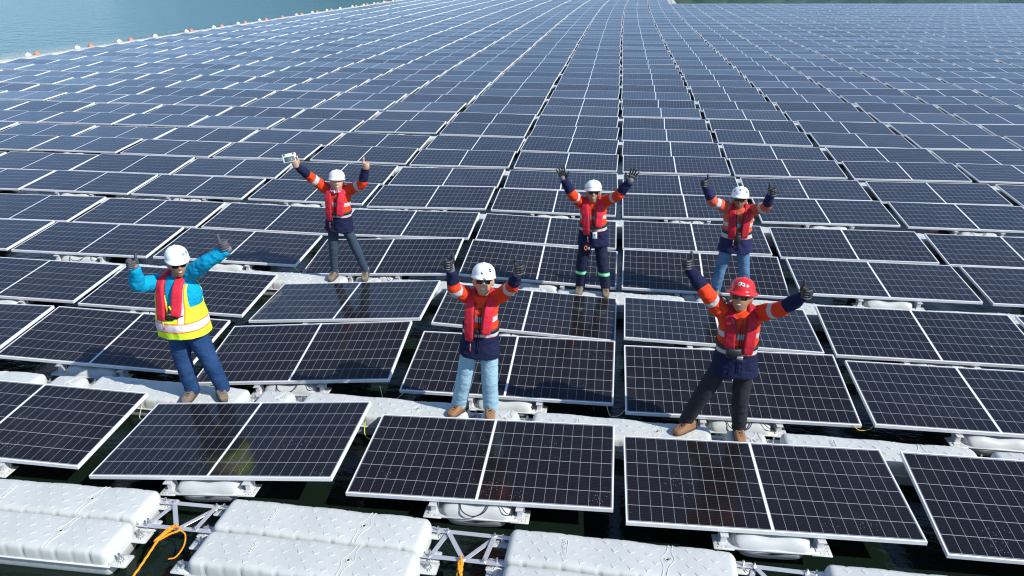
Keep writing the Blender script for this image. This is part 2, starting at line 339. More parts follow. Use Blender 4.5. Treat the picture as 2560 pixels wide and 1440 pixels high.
# woods on the far shore: many crowns of leaf clumps
mb = MB(); rr = random.Random(3)
ico = bmesh.new(); bmesh.ops.create_icosphere(ico, subdivisions=1, radius=1); iv = [v.co.copy() for v in ico.verts]; ifc = [tuple(v.index for v in f.verts) for f in ico.faces]; ico.free()
for k in range(3000):
    az = radians(rr.uniform(-60, 60))
    if math.degrees(az) < -36: continue
    t = rr.random()**1.6; d0 = 330+40*sin(az*5)+25*sin(az*11+1); d = d0+t*330
    z = WATER_Z-1.5+hill_height(az, d)*sin(min(1, t*1.15)*pi/2)**.8
    r = rr.uniform(3.2, 6.5); c = V((sin(az)*d, cos(az)*d, z+r*.7))
    mb.add([c+V((v.x*r, v.y*r, v.z*r*rr.uniform(.8, 1.3)))*(1+.35*noise.noise(v*1.7+c)) for v in iv], ifc)
tag(mb.build('woods', simple('foliage', (.055, .120, .026), .8, var=.75, scale=.07, bump=.6, bscale=.8, bdist=.5), None, False), 'dense green woods covering the far lake shore', 'woods', kind='stuff')

# ------------------------------------------------------------------ solar panels
def frame_mb(mb, mi=0, W=PW, H=PH, lip=.013, th=.035):
    x0, x1, y0, y1 = -W/2, W/2, -H/2, H/2; b = .0012
    def rect(a, z): return [(x0+a, y0+a, z), (x1-a, y0+a, z), (x1-a, y1-a, z), (x0+a, y1-a, z)]
    rs = [rect(lip*2, -th), rect(0, -th), rect(0, -b), rect(b, 0), rect(lip, 0), rect(lip, -.003)]
    mb.rings(rs, cap=False, mi=mi)
def sheet_mb(mb, mi=0, lip=.013, z=-.0016):
    a = lip; x, y = PW/2-a, PH/2-a
    mb.add([(-x, -y, z), (x, -y, z), (x, y, z), (-x, y, z)], [(0, 1, 2, 3)], mi)
    mb.add([(-x, -y, z-.005), (x, -y, z-.005), (x, y, z-.005), (-x, y, z-.005)], [(3, 2, 1, 0)], mi+1)
def uv_panel(me, per=None):
    uv = me.uv_layers.new(name='UVMap')
    for l in me.loops:
        co = me.vertices[l.vertex_index].co; uv.data[l.index].uv = (co.x+PW/2, co.y+PH/2)
fm = MB(); frame_mb(fm); FRAME_ME = fm.mesh('frame'); FRAME_ME.materials.append(M_FRAME)
sm = MB(); sheet_mb(sm); SHEET_ME = sm.mesh('cell_sheet'); uv_panel(SHEET_ME); SHEET_ME.materials.append(M_CELL); SHEET_ME.materials.append(M_BACK)
rm = MB()
for y in (-.40, .40): rm.box((.12, y, -.035-.021), (1.28, .042, .04))
for y in (-.40, .40):
    for x in (-.5, .72): rm.box((x, y, -.037), (.05, .05, .006))
RAIL_ME = rm.mesh('mounting_rails'); RAIL_ME.materials.append(M_RAIL)
wm = MB(); frame_mb(wm, 0); sheet_mb(wm, 1); WHOLE_ME = wm.mesh('solar_panel'); uv_panel(WHOLE_ME)
for m in (M_FRAME, M_CELL, M_BACK): WHOLE_ME.materials.append(m)

ROWS_ALL = 64
cands = []
for r in range(0, ROWS_ALL+1):
    for c in range(-12, 32):
        if c >= 2 and r > 54: continue
        M = panel_pose(c, r); q = [px(M @ V((sx*PW/2, sy*PH/2, 0))) for sx, sy in ((-1, -1), (1, -1), (1, 1), (-1, 1))]
        if any(k is None for k in q): continue
        xs = [k[0] for k in q]; ys = [k[1] for k in q]
        mg = .06
        if max(xs) < -mg or min(xs) > 1+mg or max(ys) < -.02 or min(ys) > .5625+.03: continue
        # visible area (clip by the box)
        wv = max(0, min(max(xs), 1)-max(min(xs), 0))/(max(xs)-min(xs)); hv = max(0, min(max(ys), .5625)-max(min(ys), 0))/(max(ys)-min(ys))
        ar = abs(sum(xs[i]*ys[(i+1) % 4]-xs[(i+1) % 4]*ys[i] for i in range(4)))/2*wv*hv
        cands.append((ar, c, r, M))
cands.sort(key=lambda a: -a[0])
ORD = ['zeroth', 'first', 'second', 'third', 'fourth', 'fifth', 'sixth', 'seventh', 'eighth', 'ninth', 'tenth', 'eleventh', 'twelfth', 'thirteenth', 'fourteenth', 'fifteenth', 'sixteenth', 'seventeenth', 'eighteenth', 'nineteenth', 'twentieth', 'twenty-first', 'twenty-second', 'twenty-third', 'twenty-fourth', 'twenty-fifth']
def side(c):
    n = c+1 if c >= 0 else -c
    return '%s %s of the straight central gap' % (ORD[n] if n > 1 else 'directly', 'right' if c >= 0 else 'left')
SPECIAL = {(-2, 0): 'front-row solar panel mirroring the yellow vest of the worker above it', (-3, 1): "solar panel left of the blue-sleeved worker, crossed by his shadow",
           (-2, 1): "tipped solar panel left of the woman in jeans, with her head shadow on it", (-1, 1): "solar panel behind the woman in pale jeans, with a long arm shadow",
           (0, 1): 'solar panel right behind the legs of the worker in the red helmet', (-2, 2): 'tilted solar panel just in front of the feet of the worker holding the controller'}
n_ind = 0; indiv = set()
for k, (ar, c, r, M) in enumerate(cands):
    if k >= 300: break
    indiv.add((c, r)); detail = r <= 9
    if detail:
        t = empty('solar_panel'); t.matrix_world = M
        for nm, d in (('frame', FRAME_ME), ('cell_sheet', SHEET_ME), ('mounting_rails', RAIL_ME)):
            if nm == 'mounting_rails' and r > 4: continue
            o = bpy.data.objects.new(nm, d); COL.objects.link(o); o.parent = t
    else:
        t = bpy.data.objects.new('solar_panel', WHOLE_ME); COL.objects.link(t); t.matrix_world = M
    lb = SPECIAL.get((c, r)) or 'solar panel in row %s from the front, %s' % (ORD[r+1], side(c))
    tag(t, lb, 'solar panel', 'solar panels laid in rows on the floating raft')
rest = [a for a in cands if (a[1], a[2]) not in indiv]
mb = MB(); base = wm; uvs = []; tints = []
NVB = len(base.v)
for ar, c, r, M in rest:
    mb.add([M @ V(v) for v in base.v], base.f)
    mb.m[-len(base.f):] = base.m
me = mb.mesh('solar_panels'); uv = me.uv_layers.new(name='UVMap')
li = [0]*len(me.loops); me.loops.foreach_get('vertex_index', li)
base_uv = [(v[0]+PW/2, v[1]+PH/2) for v in base.v]; buf = []
for i in li: buf += base_uv[i % NVB]
uv.data.foreach_set('uv', buf)
at = me.attributes.new('tint', 'FLOAT', 'FACE'); tv = []
for i in range(len(rest)): tv += [random.random()]*len(base.f)
at.data.foreach_set('value', tv)
o = link('solar_panels', me, None, [M_FRAME, M_CELL, M_BACK], False)
tag(o, 'distant field of blue solar panels running to the end of the raft', 'solar panels', kind='stuff')

# ------------------------------------------------------------------ floats
def float_mesh(name, L, D, top=.135, lobes=6, tabs=True, tread=True, channel=True, seed=0):
    """blow-moulded float: local z=0 is the moulding seam"""
    mb = MB(); rr = random.Random(seed)
    nx, nv = 96, 36; rings = []
    cut = [(-.5+(i+.5)/lobes)*L*.97 for i in range(lobes)] if lobes else []
    def topz(x, y): return top-.010+.005*sin(x*2*pi/.55+.6+y*3)+.004*sin(y*16+x*5)*cos(x*3)
    for i in range(nx+1):
        x = (-.5+i/nx)*L; e = max(0, abs(x)-(L/2-.07))/.07
        k = sqrt(max(0, 1-e*e))**.8 if e < 1 else 0
        hd = D/2*(.45+.55*k) if e > 0 else D/2
        g = 0
        for cx in cut: g += .8*exp(-((x-cx)/.009)**2)
        for cx in cut: g += .35*exp(-((x-cx-.5*L/lobes*.97)/.014)**2)
        ht = top*(.02+.98*k); r = []
        for j in range(nv):
            q = 2*pi*j/nv; cq, sq = cos(q), sin(q); n = 6.5
            ry = abs(cq)**(2/n)*(1 if cq > 0 else -1); rz = abs(sq)**(2/n)*(1 if sq > 0 else -1)
            y = hd*ry*(1-.12*g*min(1, abs(ry)**6)*min(1, max(0, rz+.1)*3))
            z = rz*(ht+(topz(x, y)-top)*k) if rz >= 0 else rz*.14*(.1+.9*k)
            if rz >= 0: y *= 1-.05*max(0, rz)
            else: y *= .93
            r.append((x, y, z))
        rings.append(r)
    mb.rings(rings)
    # seam flange
    x, y = L/2+.012, D/2+.012
    mb.box((0, 0, -.002), (2*x-.02, 2*y, .009), bev=.003)
    if tabs:
        for sx in (-1, 1):
            for sy in (-1, 1):
                c = (sx*(L/2+.045), sy*(D/2-.065), 0)
                mb.box(c, (.165, .135, .016), bev=.012)
                for a in range(-3, 4):
                    Mr = Matrix.Rotation(a*.42+(pi if sx < 0 else 0), 3, 'Z')
                    mb.box(V(c)+Mr @ V((.035, 0, .011)), (.04, .005, .008), Mr)
                mb.tube([V(c)+V((0, 0, .006)), V(c)+V((0, 0, .020))], .021, 12)
    mb.nsmooth = len(mb.f)
    if tread:
        st = .124; nr = 4
        for a in range(int(L/st)-1):
            for b in range(nr):
                xx = (-.5)*L+.10+a*st+(st*.5 if b % 2 else 0); yy = (-.5+(b+.5)/nr)*D*.80
                if abs(xx) > L/2-.07: continue
                if channel and abs(xx-L*.2-yy*.15) < .055: continue
                if channel and abs(xx+L*.24) < .05 and abs(yy) < .09: continue
                z = topz(xx, yy)*max(0, 1-(abs(yy)/(D/2*.95))**6.5)**(1/6.5); Mr = Matrix.Rotation(.62, 3, 'Z'); s = .025; h = .0022
                vs = [V((-s, -s, z-.006)), V((s, -s, z-.006)), V((s, s, z-.006)), V((-s, s, z-.006)), V((-s*.82, -s*.82, z+h)), V((s*.82, -s*.82, z+h)), V((s*.82, s*.82, z+h*.8)), V((-s*.82, s*.82, z+h*.8))]
                mb.add([Mr @ V((v.x, v.y, 0))+V((xx, yy, v.z)) for v in vs], [(4, 5, 6, 7), (0, 1, 5, 4), (1, 2, 6, 5), (2, 3, 7, 6), (3, 0, 4, 7)])
    if channel:
        for s in (-1, 1):
            p = []
            for i in range(21):
                yy = (-.5+i/20)*D*.9; off = .016+.034*exp(-(yy/.055)**2)
                p.append((L*.2+s*off+yy*.15, yy, topz(L*.2, yy)-.001-.02*max(0, abs(yy)/(D*.45)-.86)*5))
            mb.tube(p, .0042, 6)
        p = [(L*.2+.018*cos(a*pi/8), .018*sin(a*pi/8), topz(L*.2, 0)+.001) for a in range(17)]; mb.tube(p, .004, 6, cap=False)
        p = [(L*.2+.030*cos(a*pi/8), .030*sin(a*pi/8), topz(L*.2, 0)) for a in range(17)]; mb.tube(p, .0025, 6, cap=False)
    me = mb.mesh(name); me.polygons.foreach_set('use_smooth', [i < mb.nsmooth for i in range(len(mb.f))])
    return me, topz
FL, FD = 1.77, .395
FLOAT_ME, ftop = float_mesh('moulded_body', FL, FD); FLOAT_ME.materials.append(M_HDPE)
NODE_ME, ntop = float_mesh('junction_float', .40, .36, top=.12, lobes=0, tabs=True, tread=True, channel=True, seed=2); NODE_ME.materials.append(M_HDPE)
# plug hole + raised maker's name plate
pm = MB(); pm.tube([(FL*.2, 0, ftop(FL*.2, 0)-.004), (FL*.2, 0, ftop(FL*.2, 0)+.0022)], .009, 12); PLUG_ME = pm.mesh('drain_plug'); PLUG_ME.materials.append(M_BLACK)
def text_mesh(name, body, size, ext, M):
    cu = bpy.data.curves.new(name, 'FONT'); cu.body = body; cu.size = size; cu.extrude = ext; cu.align_x = 'CENTER'; cu.align_y = 'CENTER'
    o = bpy.data.objects.new('tmp', cu); COL.objects.link(o); dg = bpy.context.evaluated_depsgraph_get(); dg.update()
    me = bpy.data.meshes.new_from_object(o.evaluated_get(dg)); bpy.data.objects.remove(o); me.transform(M); me.name = name; return me
zl = ftop(-FL*.24, 0)
LOGO_ME = text_mesh('raised_lettering', 'SUNGROW', .036, .0035, Matrix.Translation((-FL*.24, 0, zl+.001)) @ Matrix.Rotation(pi/2, 4, 'Z'))
lm_ = MB()
p = [(-FL*.24+a, b, zl+.001) for a, b in ((-.021, -.09), (.021, -.09), (.021, .09), (-.021, .09), (-.021, -.09))]
for i in range(4): lm_.tube([p[i], p[i+1]], .0028, 6)
bmx = bmesh.new(); bmx.from_mesh(LOGO_ME); tmp = lm_.mesh('t'); bmx.from_mesh(tmp); bmx.to_mesh(LOGO_ME); bmx.free(); LOGO_ME.materials.append(simple('moulded_letters', (.50, .52, .53), .5))
bm_ = MB(); BPOS = [(sx*(FL/2+.045), sy*(FD/2-.065), 0) for sx in (-1, 1) for sy in (-1, 1)]
for c in (V((0, 0, 0)),):
    if 1:
        bm_.tube([c+V((0, 0, .015)), c+V((0, 0, .075))], .009, 8); bm_.tube([c+V((0, 0, .018)), c+V((0, 0, .034))], .019, 6); bm_.tube([c+V((0, 0, .008)), c+V((0, 0, .018))], .026, 12)
BOLTS_ME = bm_.mesh('bolt'); BOLTS_ME.materials.append(M_BOLT)
# support float under each panel
def support_mesh():
    mb = MB(); L, D = .60, 1.02; nx, nv = 40, 28; rings = []
    for i in range(nx+1):
        y = (-.5+i/nx)*D; e = max(0, abs(y)-(D/2-.10))/.10; k = sqrt(max(0, 1-e*e)) if e < 1 else 0; r = []
        for j in range(nv):
            q = 2*pi*j/nv; cq, sq = cos(q), sin(q); n = 4.
            ry = abs(cq)**(2/n)*(1 if cq > 0 else -1); rz = abs(sq)**(2/n)*(1 if sq > 0 else -1)
            x = L/2*(.8+.2*k)*ry; dip = .045*exp(-((x-.03)/.07)**2)*exp(-((abs(y)-D/2)/.16)**2)
            z = rz*(.098*k-dip) if rz > 0 else rz*.13*(.2+.8*k)
            if rz < 0: x *= .86
            r.append((x, y if rz >= 0 else y, z))
        rings.append(r)
    mb.rings(rings); mb.box((0, 0, -.003), (.72, 1.03, .014), bev=.005)
    for sx in (-1, 1):
        for sy in (-1, 1): mb.box((sx*.37, sy*.44, -.003), (.16, .17, .012), bev=.005)
    for sx in (-1, 1):
        for a in range(3):
            for b in range(3): mb.tube([(sx*(.36+a*.03), -.50+b*.03, .002), (sx*(.36+a*.03), -.50+b*.03, .0035)], .005, 6, mi=1)
    return mb.mesh('moulded_body')
SUP_ME = support_mesh(); SUP_ME.materials.append(M_HDPE); SUP_ME.materials.append(M_BLACK); SUP_ME.polygons.foreach_set('use_smooth', [True]*len(SUP_ME.polygons))
br = MB()
br.box((0, 0, .045), (.050, .060, .095), bev=.004); br.box((0, .0, .093), (.062, .13, .008)); br.box((0, -.0, .006), (.075, .12, .008)); br.box((0, .035, .05), (.07, .006, .08))
BRK_ME = br.mesh('mounting_bracket'); BRK_ME.materials.append(m_alu('bracket_metal', .66, .35, .45))
cb_ = MB(); cb_.tube(catmull([(-.14, -.44, .105), (-.11, -.505, .07), (-.02, -.53, .045), (.07, -.50, .065), (.11, -.44, .105)], 6), .005, 6); cb_.tube(catmull([(.20, -.44, .11), (.26, -.50, .08), (.31, -.47, .04), (.33, -.38, .02)], 6), .004, 6)
CAB_ME = cb_.mesh('cable'); CAB_ME.materials.append(M_BLACK)
SEAM = -.145
def add_parts(t, lst):
    for nm, d, loc in lst:
        o = bpy.data.objects.new(nm, d); COL.objects.link(o); o.parent = t; o.location = loc
    return t
def aisle_name(k): return ['very front edge', 'first aisle', 'second aisle', 'third aisle', 'fourth aisle', 'fifth aisle', 'sixth aisle', 'seventh aisle', 'eighth aisle', 'ninth aisle', 'tenth aisle', 'eleventh aisle', 'twelfth aisle', 'thirteenth aisle', 'fourteenth aisle', 'fifteenth aisle', 'sixteenth aisle', 'seventeenth aisle', 'eighteenth aisle', 'nineteenth aisle', 'twentieth aisle'][k]
def gap_name(c): return 'at the straight central gap' if c == 0 else '%s gap %s of the centre gap' % (ORD[abs(c)], 'right' if c > 0 else 'left')
GRP = 'pale grey walkway floats between the panel rows'
for_low = []; count = 0
def local_yaw(c, yr): a = place(c, yr, -.5); b = place(c, yr, .5); return atan2(b.y-a.y, b.x-a.x)
def aisle_y(k): return (k-1)*QP-.40       # aisle k lies in front of pair k (k=0: the front edge, double)
lowm = MB()
def low_float(mb, P, yaw, L=FL, D=FD, top=.135):
    R3 = Matrix.Rotation(yaw, 3, 'Z'); a, b = L/2, D/2; e = .06
    def rg(x, y, z): return [V((-x, -y, z)), V((x, -y, z)), V((x, y, z)), V((-x, y, z))]
    rs = [rg(a, b, -.14), rg(a, b, top*.55), rg(a-e, b-.03, top)]
    mb.rings([[R3 @ v+V(P) for v in r] for r in rs])
vis = []
for k in range(0, 32):
    for c in range(-12, 33):
        ys = [aisle_y(k)] if k else [yrel(0)-.405, yrel(0)-.405-.388]
        for q, yy in enumerate(ys):
            if c > 2 and k > 26: continue
            P = place(c, yy, -.057); P.z = SEAM; s = px(P+V((0, 0, .12)))
            if s is None or s[0] < -.09 or s[0] > 1.09 or s[1] < -.02 or s[1] > .5625+.05: continue
            vis.append((s[2], k, c, q, P, local_yaw(c, yy)))
vis.sort(key=lambda a: a[0])
LOW1 = MB(); low_float(LOW1, (0, 0, 0), 0); LOW_ME = LOW1.mesh('walkway_float'); LOW_ME.materials.append(M_HDPE)
for i, (dz, k, c, q, P, yaw) in enumerate(vis):
    if i >= 240: low_float(lowm, P, yaw); continue
    rr = random.Random(k*50+c*7+q)
    near = k <= 4
    if near:
        t = empty('walkway_float', P, yaw+radians(rr.gauss(0, .4)))
        t.rotation_euler = (radians(rr.gauss(0, .5)), radians(rr.gauss(0, .5)), t.rotation_euler[2]); t.location.z += rr.gauss(0, .006)
        L = [('moulded_body', FLOAT_ME, (0, 0, 0))]
        if k <= 1: L += [('drain_plug', PLUG_ME, (0, 0, 0)), ('raised_lettering', LOGO_ME, (0, 0, 0))] + [('bolt', BOLTS_ME, q_) for q_ in BPOS]
        add_parts(t, L)
    else:
        t = bpy.data.objects.new('walkway_float', LOW_ME); COL.objects.link(t); t.location = P; t.rotation_euler = (0, 0, yaw)
    if k == 0: lb = '%s pale grey float of the front double walkway, %s' % ('inner' if q == 0 else 'outer', gap_name(c))
    else: lb = 'pale grey walkway float in the %s, %s' % (aisle_name(k), gap_name(c))
    tag(t, lb, 'walkway float', GRP)
o = lowm.build('walkway_floats', M_HDPE, None, False); tag(o, 'distant pale floats glimpsed through the gaps of the panel field', 'walkway floats', kind='stuff')

# junction floats between the walkway floats, support floats with their brackets
for k in range(1, 5):
    for c in range(-6, 6):
        P = place(c, aisle_y(k), PW/2); P.z = SEAM; s = px(P)
        if s is None or not (-.05 < s[0] < 1.05 and s[1] < .59): continue
        t = empty('junction_float', P, local_yaw(c, aisle_y(k))); L = [('moulded_body', NODE_ME, (0, 0, 0))]
        add_parts(t, L)
        tag(t, 'small grey junction float in the %s, under the panel %s' % (aisle_name(k), side(c).replace(' of the straight central gap', ' of centre')), 'junction float', 'small junction floats joining the walkway floats')
for r in range(0, 10):
    for c in range(-7, 7):
        if (c, r) not in indiv: continue
        Mp = panel_pose(c, r); fe = Mp @ V((0, -PH/2, -.035)); s = px(fe)
        if s is None: continue
        yw = atan2(Mp[1][0], Mp[0][0])
        roll = -math.asin(max(-1, min(1, Mp[2][0]))); t = empty('support_float', (fe.x, fe.y, fe.z-.112), yw); t.rotation_euler = (0, roll, yw)
        t.location += Matrix.Rotation(yw, 3, 'Z') @ V((0, .452, 0))
        L = [('moulded_body', SUP_ME, (0, 0, -.0))]
        if r <= 5 and (c+r) % 2: L += [('cable', CAB_ME, (0, 0, 0))]
        if r <= 5: L += [('mounting_bracket', BRK_ME, (-.37, -.425, 0)), ('mounting_bracket', BRK_ME, (.37, -.425, 0))]
        add_parts(t, L)
        tag(t, 'grey support float under the %s-row panel %s' % (ORD[r+1], side(c)), 'support float', 'support floats carrying the panels')

# ------------------------------------------------------------------ truss frames on the front walkway
def truss(c, label):
    yf = yrel(0)-.405; A = place(c, yf, PW/2); yaw = local_yaw(c, yf); t = empty('truss_frame', (A.x, A.y, SEAM+.034), yaw)
    y1, y0 = .135, -.155; w_ = .375
    for y, dz in ((y1, 0), (y0, 0)):
        m = MB(); m.box((0, y, dz), (2*w_, .042, .007), bev=.002); m.box((0, y+.019, dz-.014), (2*w_-.04, .004, .026)); m.build('crossbar', M_ALU, t, False)
    for (a, b, z) in (((-.185, y1), (-.265, y0), -.012), ((-.185, y1), (.0, y0), .008), ((.20, y1), (.0, y0), -.012), ((.20, y1), (.165, y0), .008)):
        a, b = V((*a, z)), V((*b, z)); d = b-a; m = MB(); m.box((a+b)/2, (d.length+.03, .038, .006), Matrix.Rotation(atan2(d.y, d.x), 3, 'Z'), bev=.002); m.build('brace', M_ALU, t, False)
    for x, y in ((-.345, y1), (.345, y1), (-.345, y0), (.345, y0), (-.185, y1), (.20, y1), (-.265, y0), (.165, y0), (0, y0)):
        m = MB(); m.tube([(x, y, 0), (x, y, .035)], .007, 8); m.tube([(x, y, .004), (x, y, .018)], .015, 6); m.build('bolt', M_BOLT, t, False)
    tag(t, label, 'truss frame', 'metal truss frames bridging the front floats'); return t
truss(-2, 'metal truss frame with the frayed orange mooring rope, left of the photo')
truss(-1, 'metal truss frame with an orange rope hanging straight down, bottom centre')
truss(0, 'metal truss frame in front of the panel right of the central gap, no rope')
truss(-3, 'metal truss frame at the far left edge of the front walkway')

M_ROPE = simple('orange_rope', (.75, .28, .01), .75, var=.3, scale=60, bump=.6, bscale=160, bdist=.003)
def rope_mesh(mb, pts, r=.009, k=8, twist=True):
    P = catmull(pts, k)
    if not twist: mb.tube(P, r, 8); return
    for s in range(3):
        Q = []
        for i, p in enumerate(P):
            t = (P[min(i+1, len(P)-1)]-P[max(i-1, 0)]).normalized(); a = t.cross(V((0, .3, 1))).normalized(); b = t.cross(a); ph = i*.9+s*2.094
            Q.append(p+(a*cos(ph)+b*sin(ph))*r*.5)
        mb.tube(Q, r*.54, 6)
A = place(-2, yrel(0)-.405, PW/2); A.z = SEAM+.034; A.y -= .155
mb = MB()
rope_mesh(mb, [A+V((.0, .02, .02)), A+V((-.03, -.05, .03)), A+V((-.05, -.11, .02)), A+V((-.06, -.17, 0))], .011)
rope_mesh(mb, [A+V((-.06, -.17, 0)), A+V((-.11, -.33, -.10)), A+V((-.17, -.52, -.22)), A+V((-.30, -.9, -.6))], .010)
for i in range(5):
    c = A+V((-.025-.010*i, -.045-.026*i, .018-.004*i)); mb.tube([c+Matrix.Rotation(.9, 3, 'X') @ (Matrix.Rotation(.35+.1*i, 3, 'Z') @ V((.026*cos(a*pi/6), .0, .026*sin(a*pi/6)))) for a in range(13)], .010, 7, cap=False)
rope_mesh(mb, [A+V((-.055, -.15, 0)), A+V((.01, -.09, .02)), A+V((.07, -.045, .03)), A+V((.03, -.02, .035)), A+V((-.02, -.03, .03))], .009)
rope_mesh(mb, [A+V((.07, -.045, .03)), A+V((.12, -.06, .0)), A+V((.14, -.13, -.05)), A+V((.115, -.21, -.09)), A+V((.06, -.235, -.10))], .0065)
o = mb.build('mooring_rope', M_ROPE); tag(o, 'frayed orange mooring rope knotted to the left truss frame, loose end curling', 'rope', 'orange mooring ropes on the front truss frames')
A = place(-1, yrel(0)-.405, PW/2); A.z = SEAM+.034; A.y -= .155
mb = MB()
rope_mesh(mb, [A+V((-.012, .03, .0)), A+V((-.014, .0, .03)), A+V((0, -.03, .03)), A+V((.01, -.10, .0)), A+V((.02, -.22, -.10)), A+V((.03, -.34, -.22)), A+V((.05, -.6, -.5))], .011)
rope_mesh(mb, [A+V((-.02, -.03, .02)), A+V((-.005, -.10, .01)), A+V((.028, -.17, -.03)), A+V((.0, -.22, -.07)), A+V((.03, -.28, -.15))], .009)
for i in range(5):
    c = A+V((.003*i, -.06-.035*i, .015-.02*i)); mb.tube([c+V((.018*cos(a*pi/5), .012*sin(a*pi/5), .018*sin(a*pi/5))) for a in range(11)], .008, 6, cap=False)
o = mb.build('mooring_rope', M_ROPE); tag(o, 'orange mooring rope hanging straight down from the middle truss frame', 'rope', 'orange mooring ropes on the front truss frames')

# thin cables drooping in the gaps
M_YEL = simple('yellow_cable', (.62, .66, .04), .5); M_GRN = simple('pale_cable', (.45, .48, .30), .5)
def cable(pts, mat, label, r=.0042):
    m = MB(); m.tube(catmull(pts, 8), r, 6); tag(m.build('earthing_cable', mat), label, 'cable', 'thin cables drooping between the panels')
def gp(c, r, s, yy, z): P = place(c, yrel(r), s, yy); P.z = z; return P
cable([gp(-2, 0, -.14, 1.02, -.03), gp(-2, 0, -.13, .93, -.12), gp(-2, 0, -.05, .88, -.10), gp(-2, 0, .02, .90, -.04)], M_GRN, 'short yellow-green cable between the two leftmost front panels')
cable([gp(-1, 0, -.16, 1.04, -.03), gp(-1, 0, -.14, .95, -.11), gp(-1, 0, -.07, .90, -.13), gp(-1, 0, .0, .90, -.08)], M_YEL, 'bright yellow cable in the gap left of the middle front panel')
cable([gp(-3, 3, PW-.02, .0, -.02), gp(-3, 3, PW+.05, -.04, -.05), gp(-3, 3, PW+.12, -.08, -.09)], M_YEL, 'yellow cable at the panel corner left of the worker with the controller')
cable([gp(-2, 1, PW-.10, .0, -.03), gp(-2, 1, PW-.02, -.10, -.17), gp(-2, 1, PW+.10, -.06, -.13), gp(-2, 1, PW+.2, .02, -.05)], M_GRN, 'pale green cable hanging between the panels left of the woman')
cable([gp(-1, 1, PW-.08, .0, -.03), gp(-1, 1, PW-.03, -.06, -.12), gp(-1, 1, PW+.06, -.05, -.10), gp(-1, 1, PW+.14, .02, -.04)], M_GRN, 'pale cable across the central gap behind the front row')
cable([gp(0, 1, PW-.08, .0, -.03), gp(0, 1, PW-.03, -.03, -.06), gp(0, 1, PW+.06, -.02, -.05), gp(0, 1, PW+.12, .03, -.03)], simple('orange_cable', (.6, .38, .06), .5), 'orange-brown cable at the panel corner right of the red-helmeted worker')

# ------------------------------------------------------------------ raft borders and buoys
M_WB = simple('white_buoy', (.75, .76, .76), .35); M_OB = simple('orange_buoy', (.58, .20, .12), .7)
bord = MB()
y = 8.
while y < 118:
    P = place(-12, y-Y0+.3, -.62); yaw = pi/2; P.z = -.11; low_float(bord, P, yaw, 1.56, .40, .125+.02*random.random())
    P2 = place(-12, y-Y0+.3, -.98); P2.z = -.14; low_float(bord, P2, yaw, 1.5, .36, .12+.03*random.random()); y += 1.62
y = 90.
while y < 120:
    P = place(2, y-Y0, .55); P.z = SEAM; low_float(bord, P, pi/2, 1.4, .36, .13)
    P = place(2, y-Y0, .15); P.z = SEAM; low_float(bord, P, 0, .8, .3, .12); y += 2.6
o = bord.build('border_floats', M_HDPE, None, False); tag(o, 'white border floats edging the panel field along the open water', 'border floats', kind='stuff')
bw = MB(); bw.ball((0, 0, 0), (.17, .20, .17), 16, 10); bw.tube([(0, 0, .15), (0, 0, .2)], .03, 8); BW = bw.mesh('buoy'); BW.materials.append(M_WB); BW.polygons.foreach_set('use_smooth', [True]*len(BW.polygons))
bo = MB(); bo.ball((0, 0, 0), (.19, .19, .17), 16, 10); bo.tube([(0, 0, .15), (0, 0, .2)], .03, 8); BO = bo.mesh('buoy'); BO.materials.append(M_OB); BO.polygons.foreach_set('use_smooth', [True]*len(BO.polygons))
yb = 32.9; n = 0
while yb < 104:
    for me_, dx, dy, cname in ((BW, 0, 0, 'white'), (BO, .05, .95 if n % 4 else .5, 'orange')):
        if n in (3, 12) and me_ is BO or n in (8,) and me_ is BW: continue
        P = place(-12, yb+dy-Y0, -1.28+dx); P.z = -.02
        o = bpy.data.objects.new('buoy', me_); COL.objects.link(o); o.location = P; o.scale = (.86,)*3
        tag(o, '%s %s round buoy from the near end of the left raft edge' % (ORD[n+1], cname), 'buoy', 'white and orange buoys along the left edge of the raft')
    yb += 3.25; n += 1
# ------------------------------------------------------------------ people
FLOOR = -.03
def cloth(name, col, var=.14, rough=.85, wr=.55):
    t = NT(name); c = t.coord(); n = t.noise(c, 7., 5.)
    t.set(Base_Color=t.mix(n, tuple(x*(1-var) for x in col), tuple(min(1, x*(1+var)) for x in col)), Roughness=rough, Specular_IOR_Level=.2)
    mp = t.node('ShaderNodeMapping'); t.l.new(c, mp.inputs[0]); mp.inputs['Scale'].default_value = (1, 1, .45)
    t.bump(t.noise(mp.outputs[0], 17., 4., .6), wr, .02); return t.mat

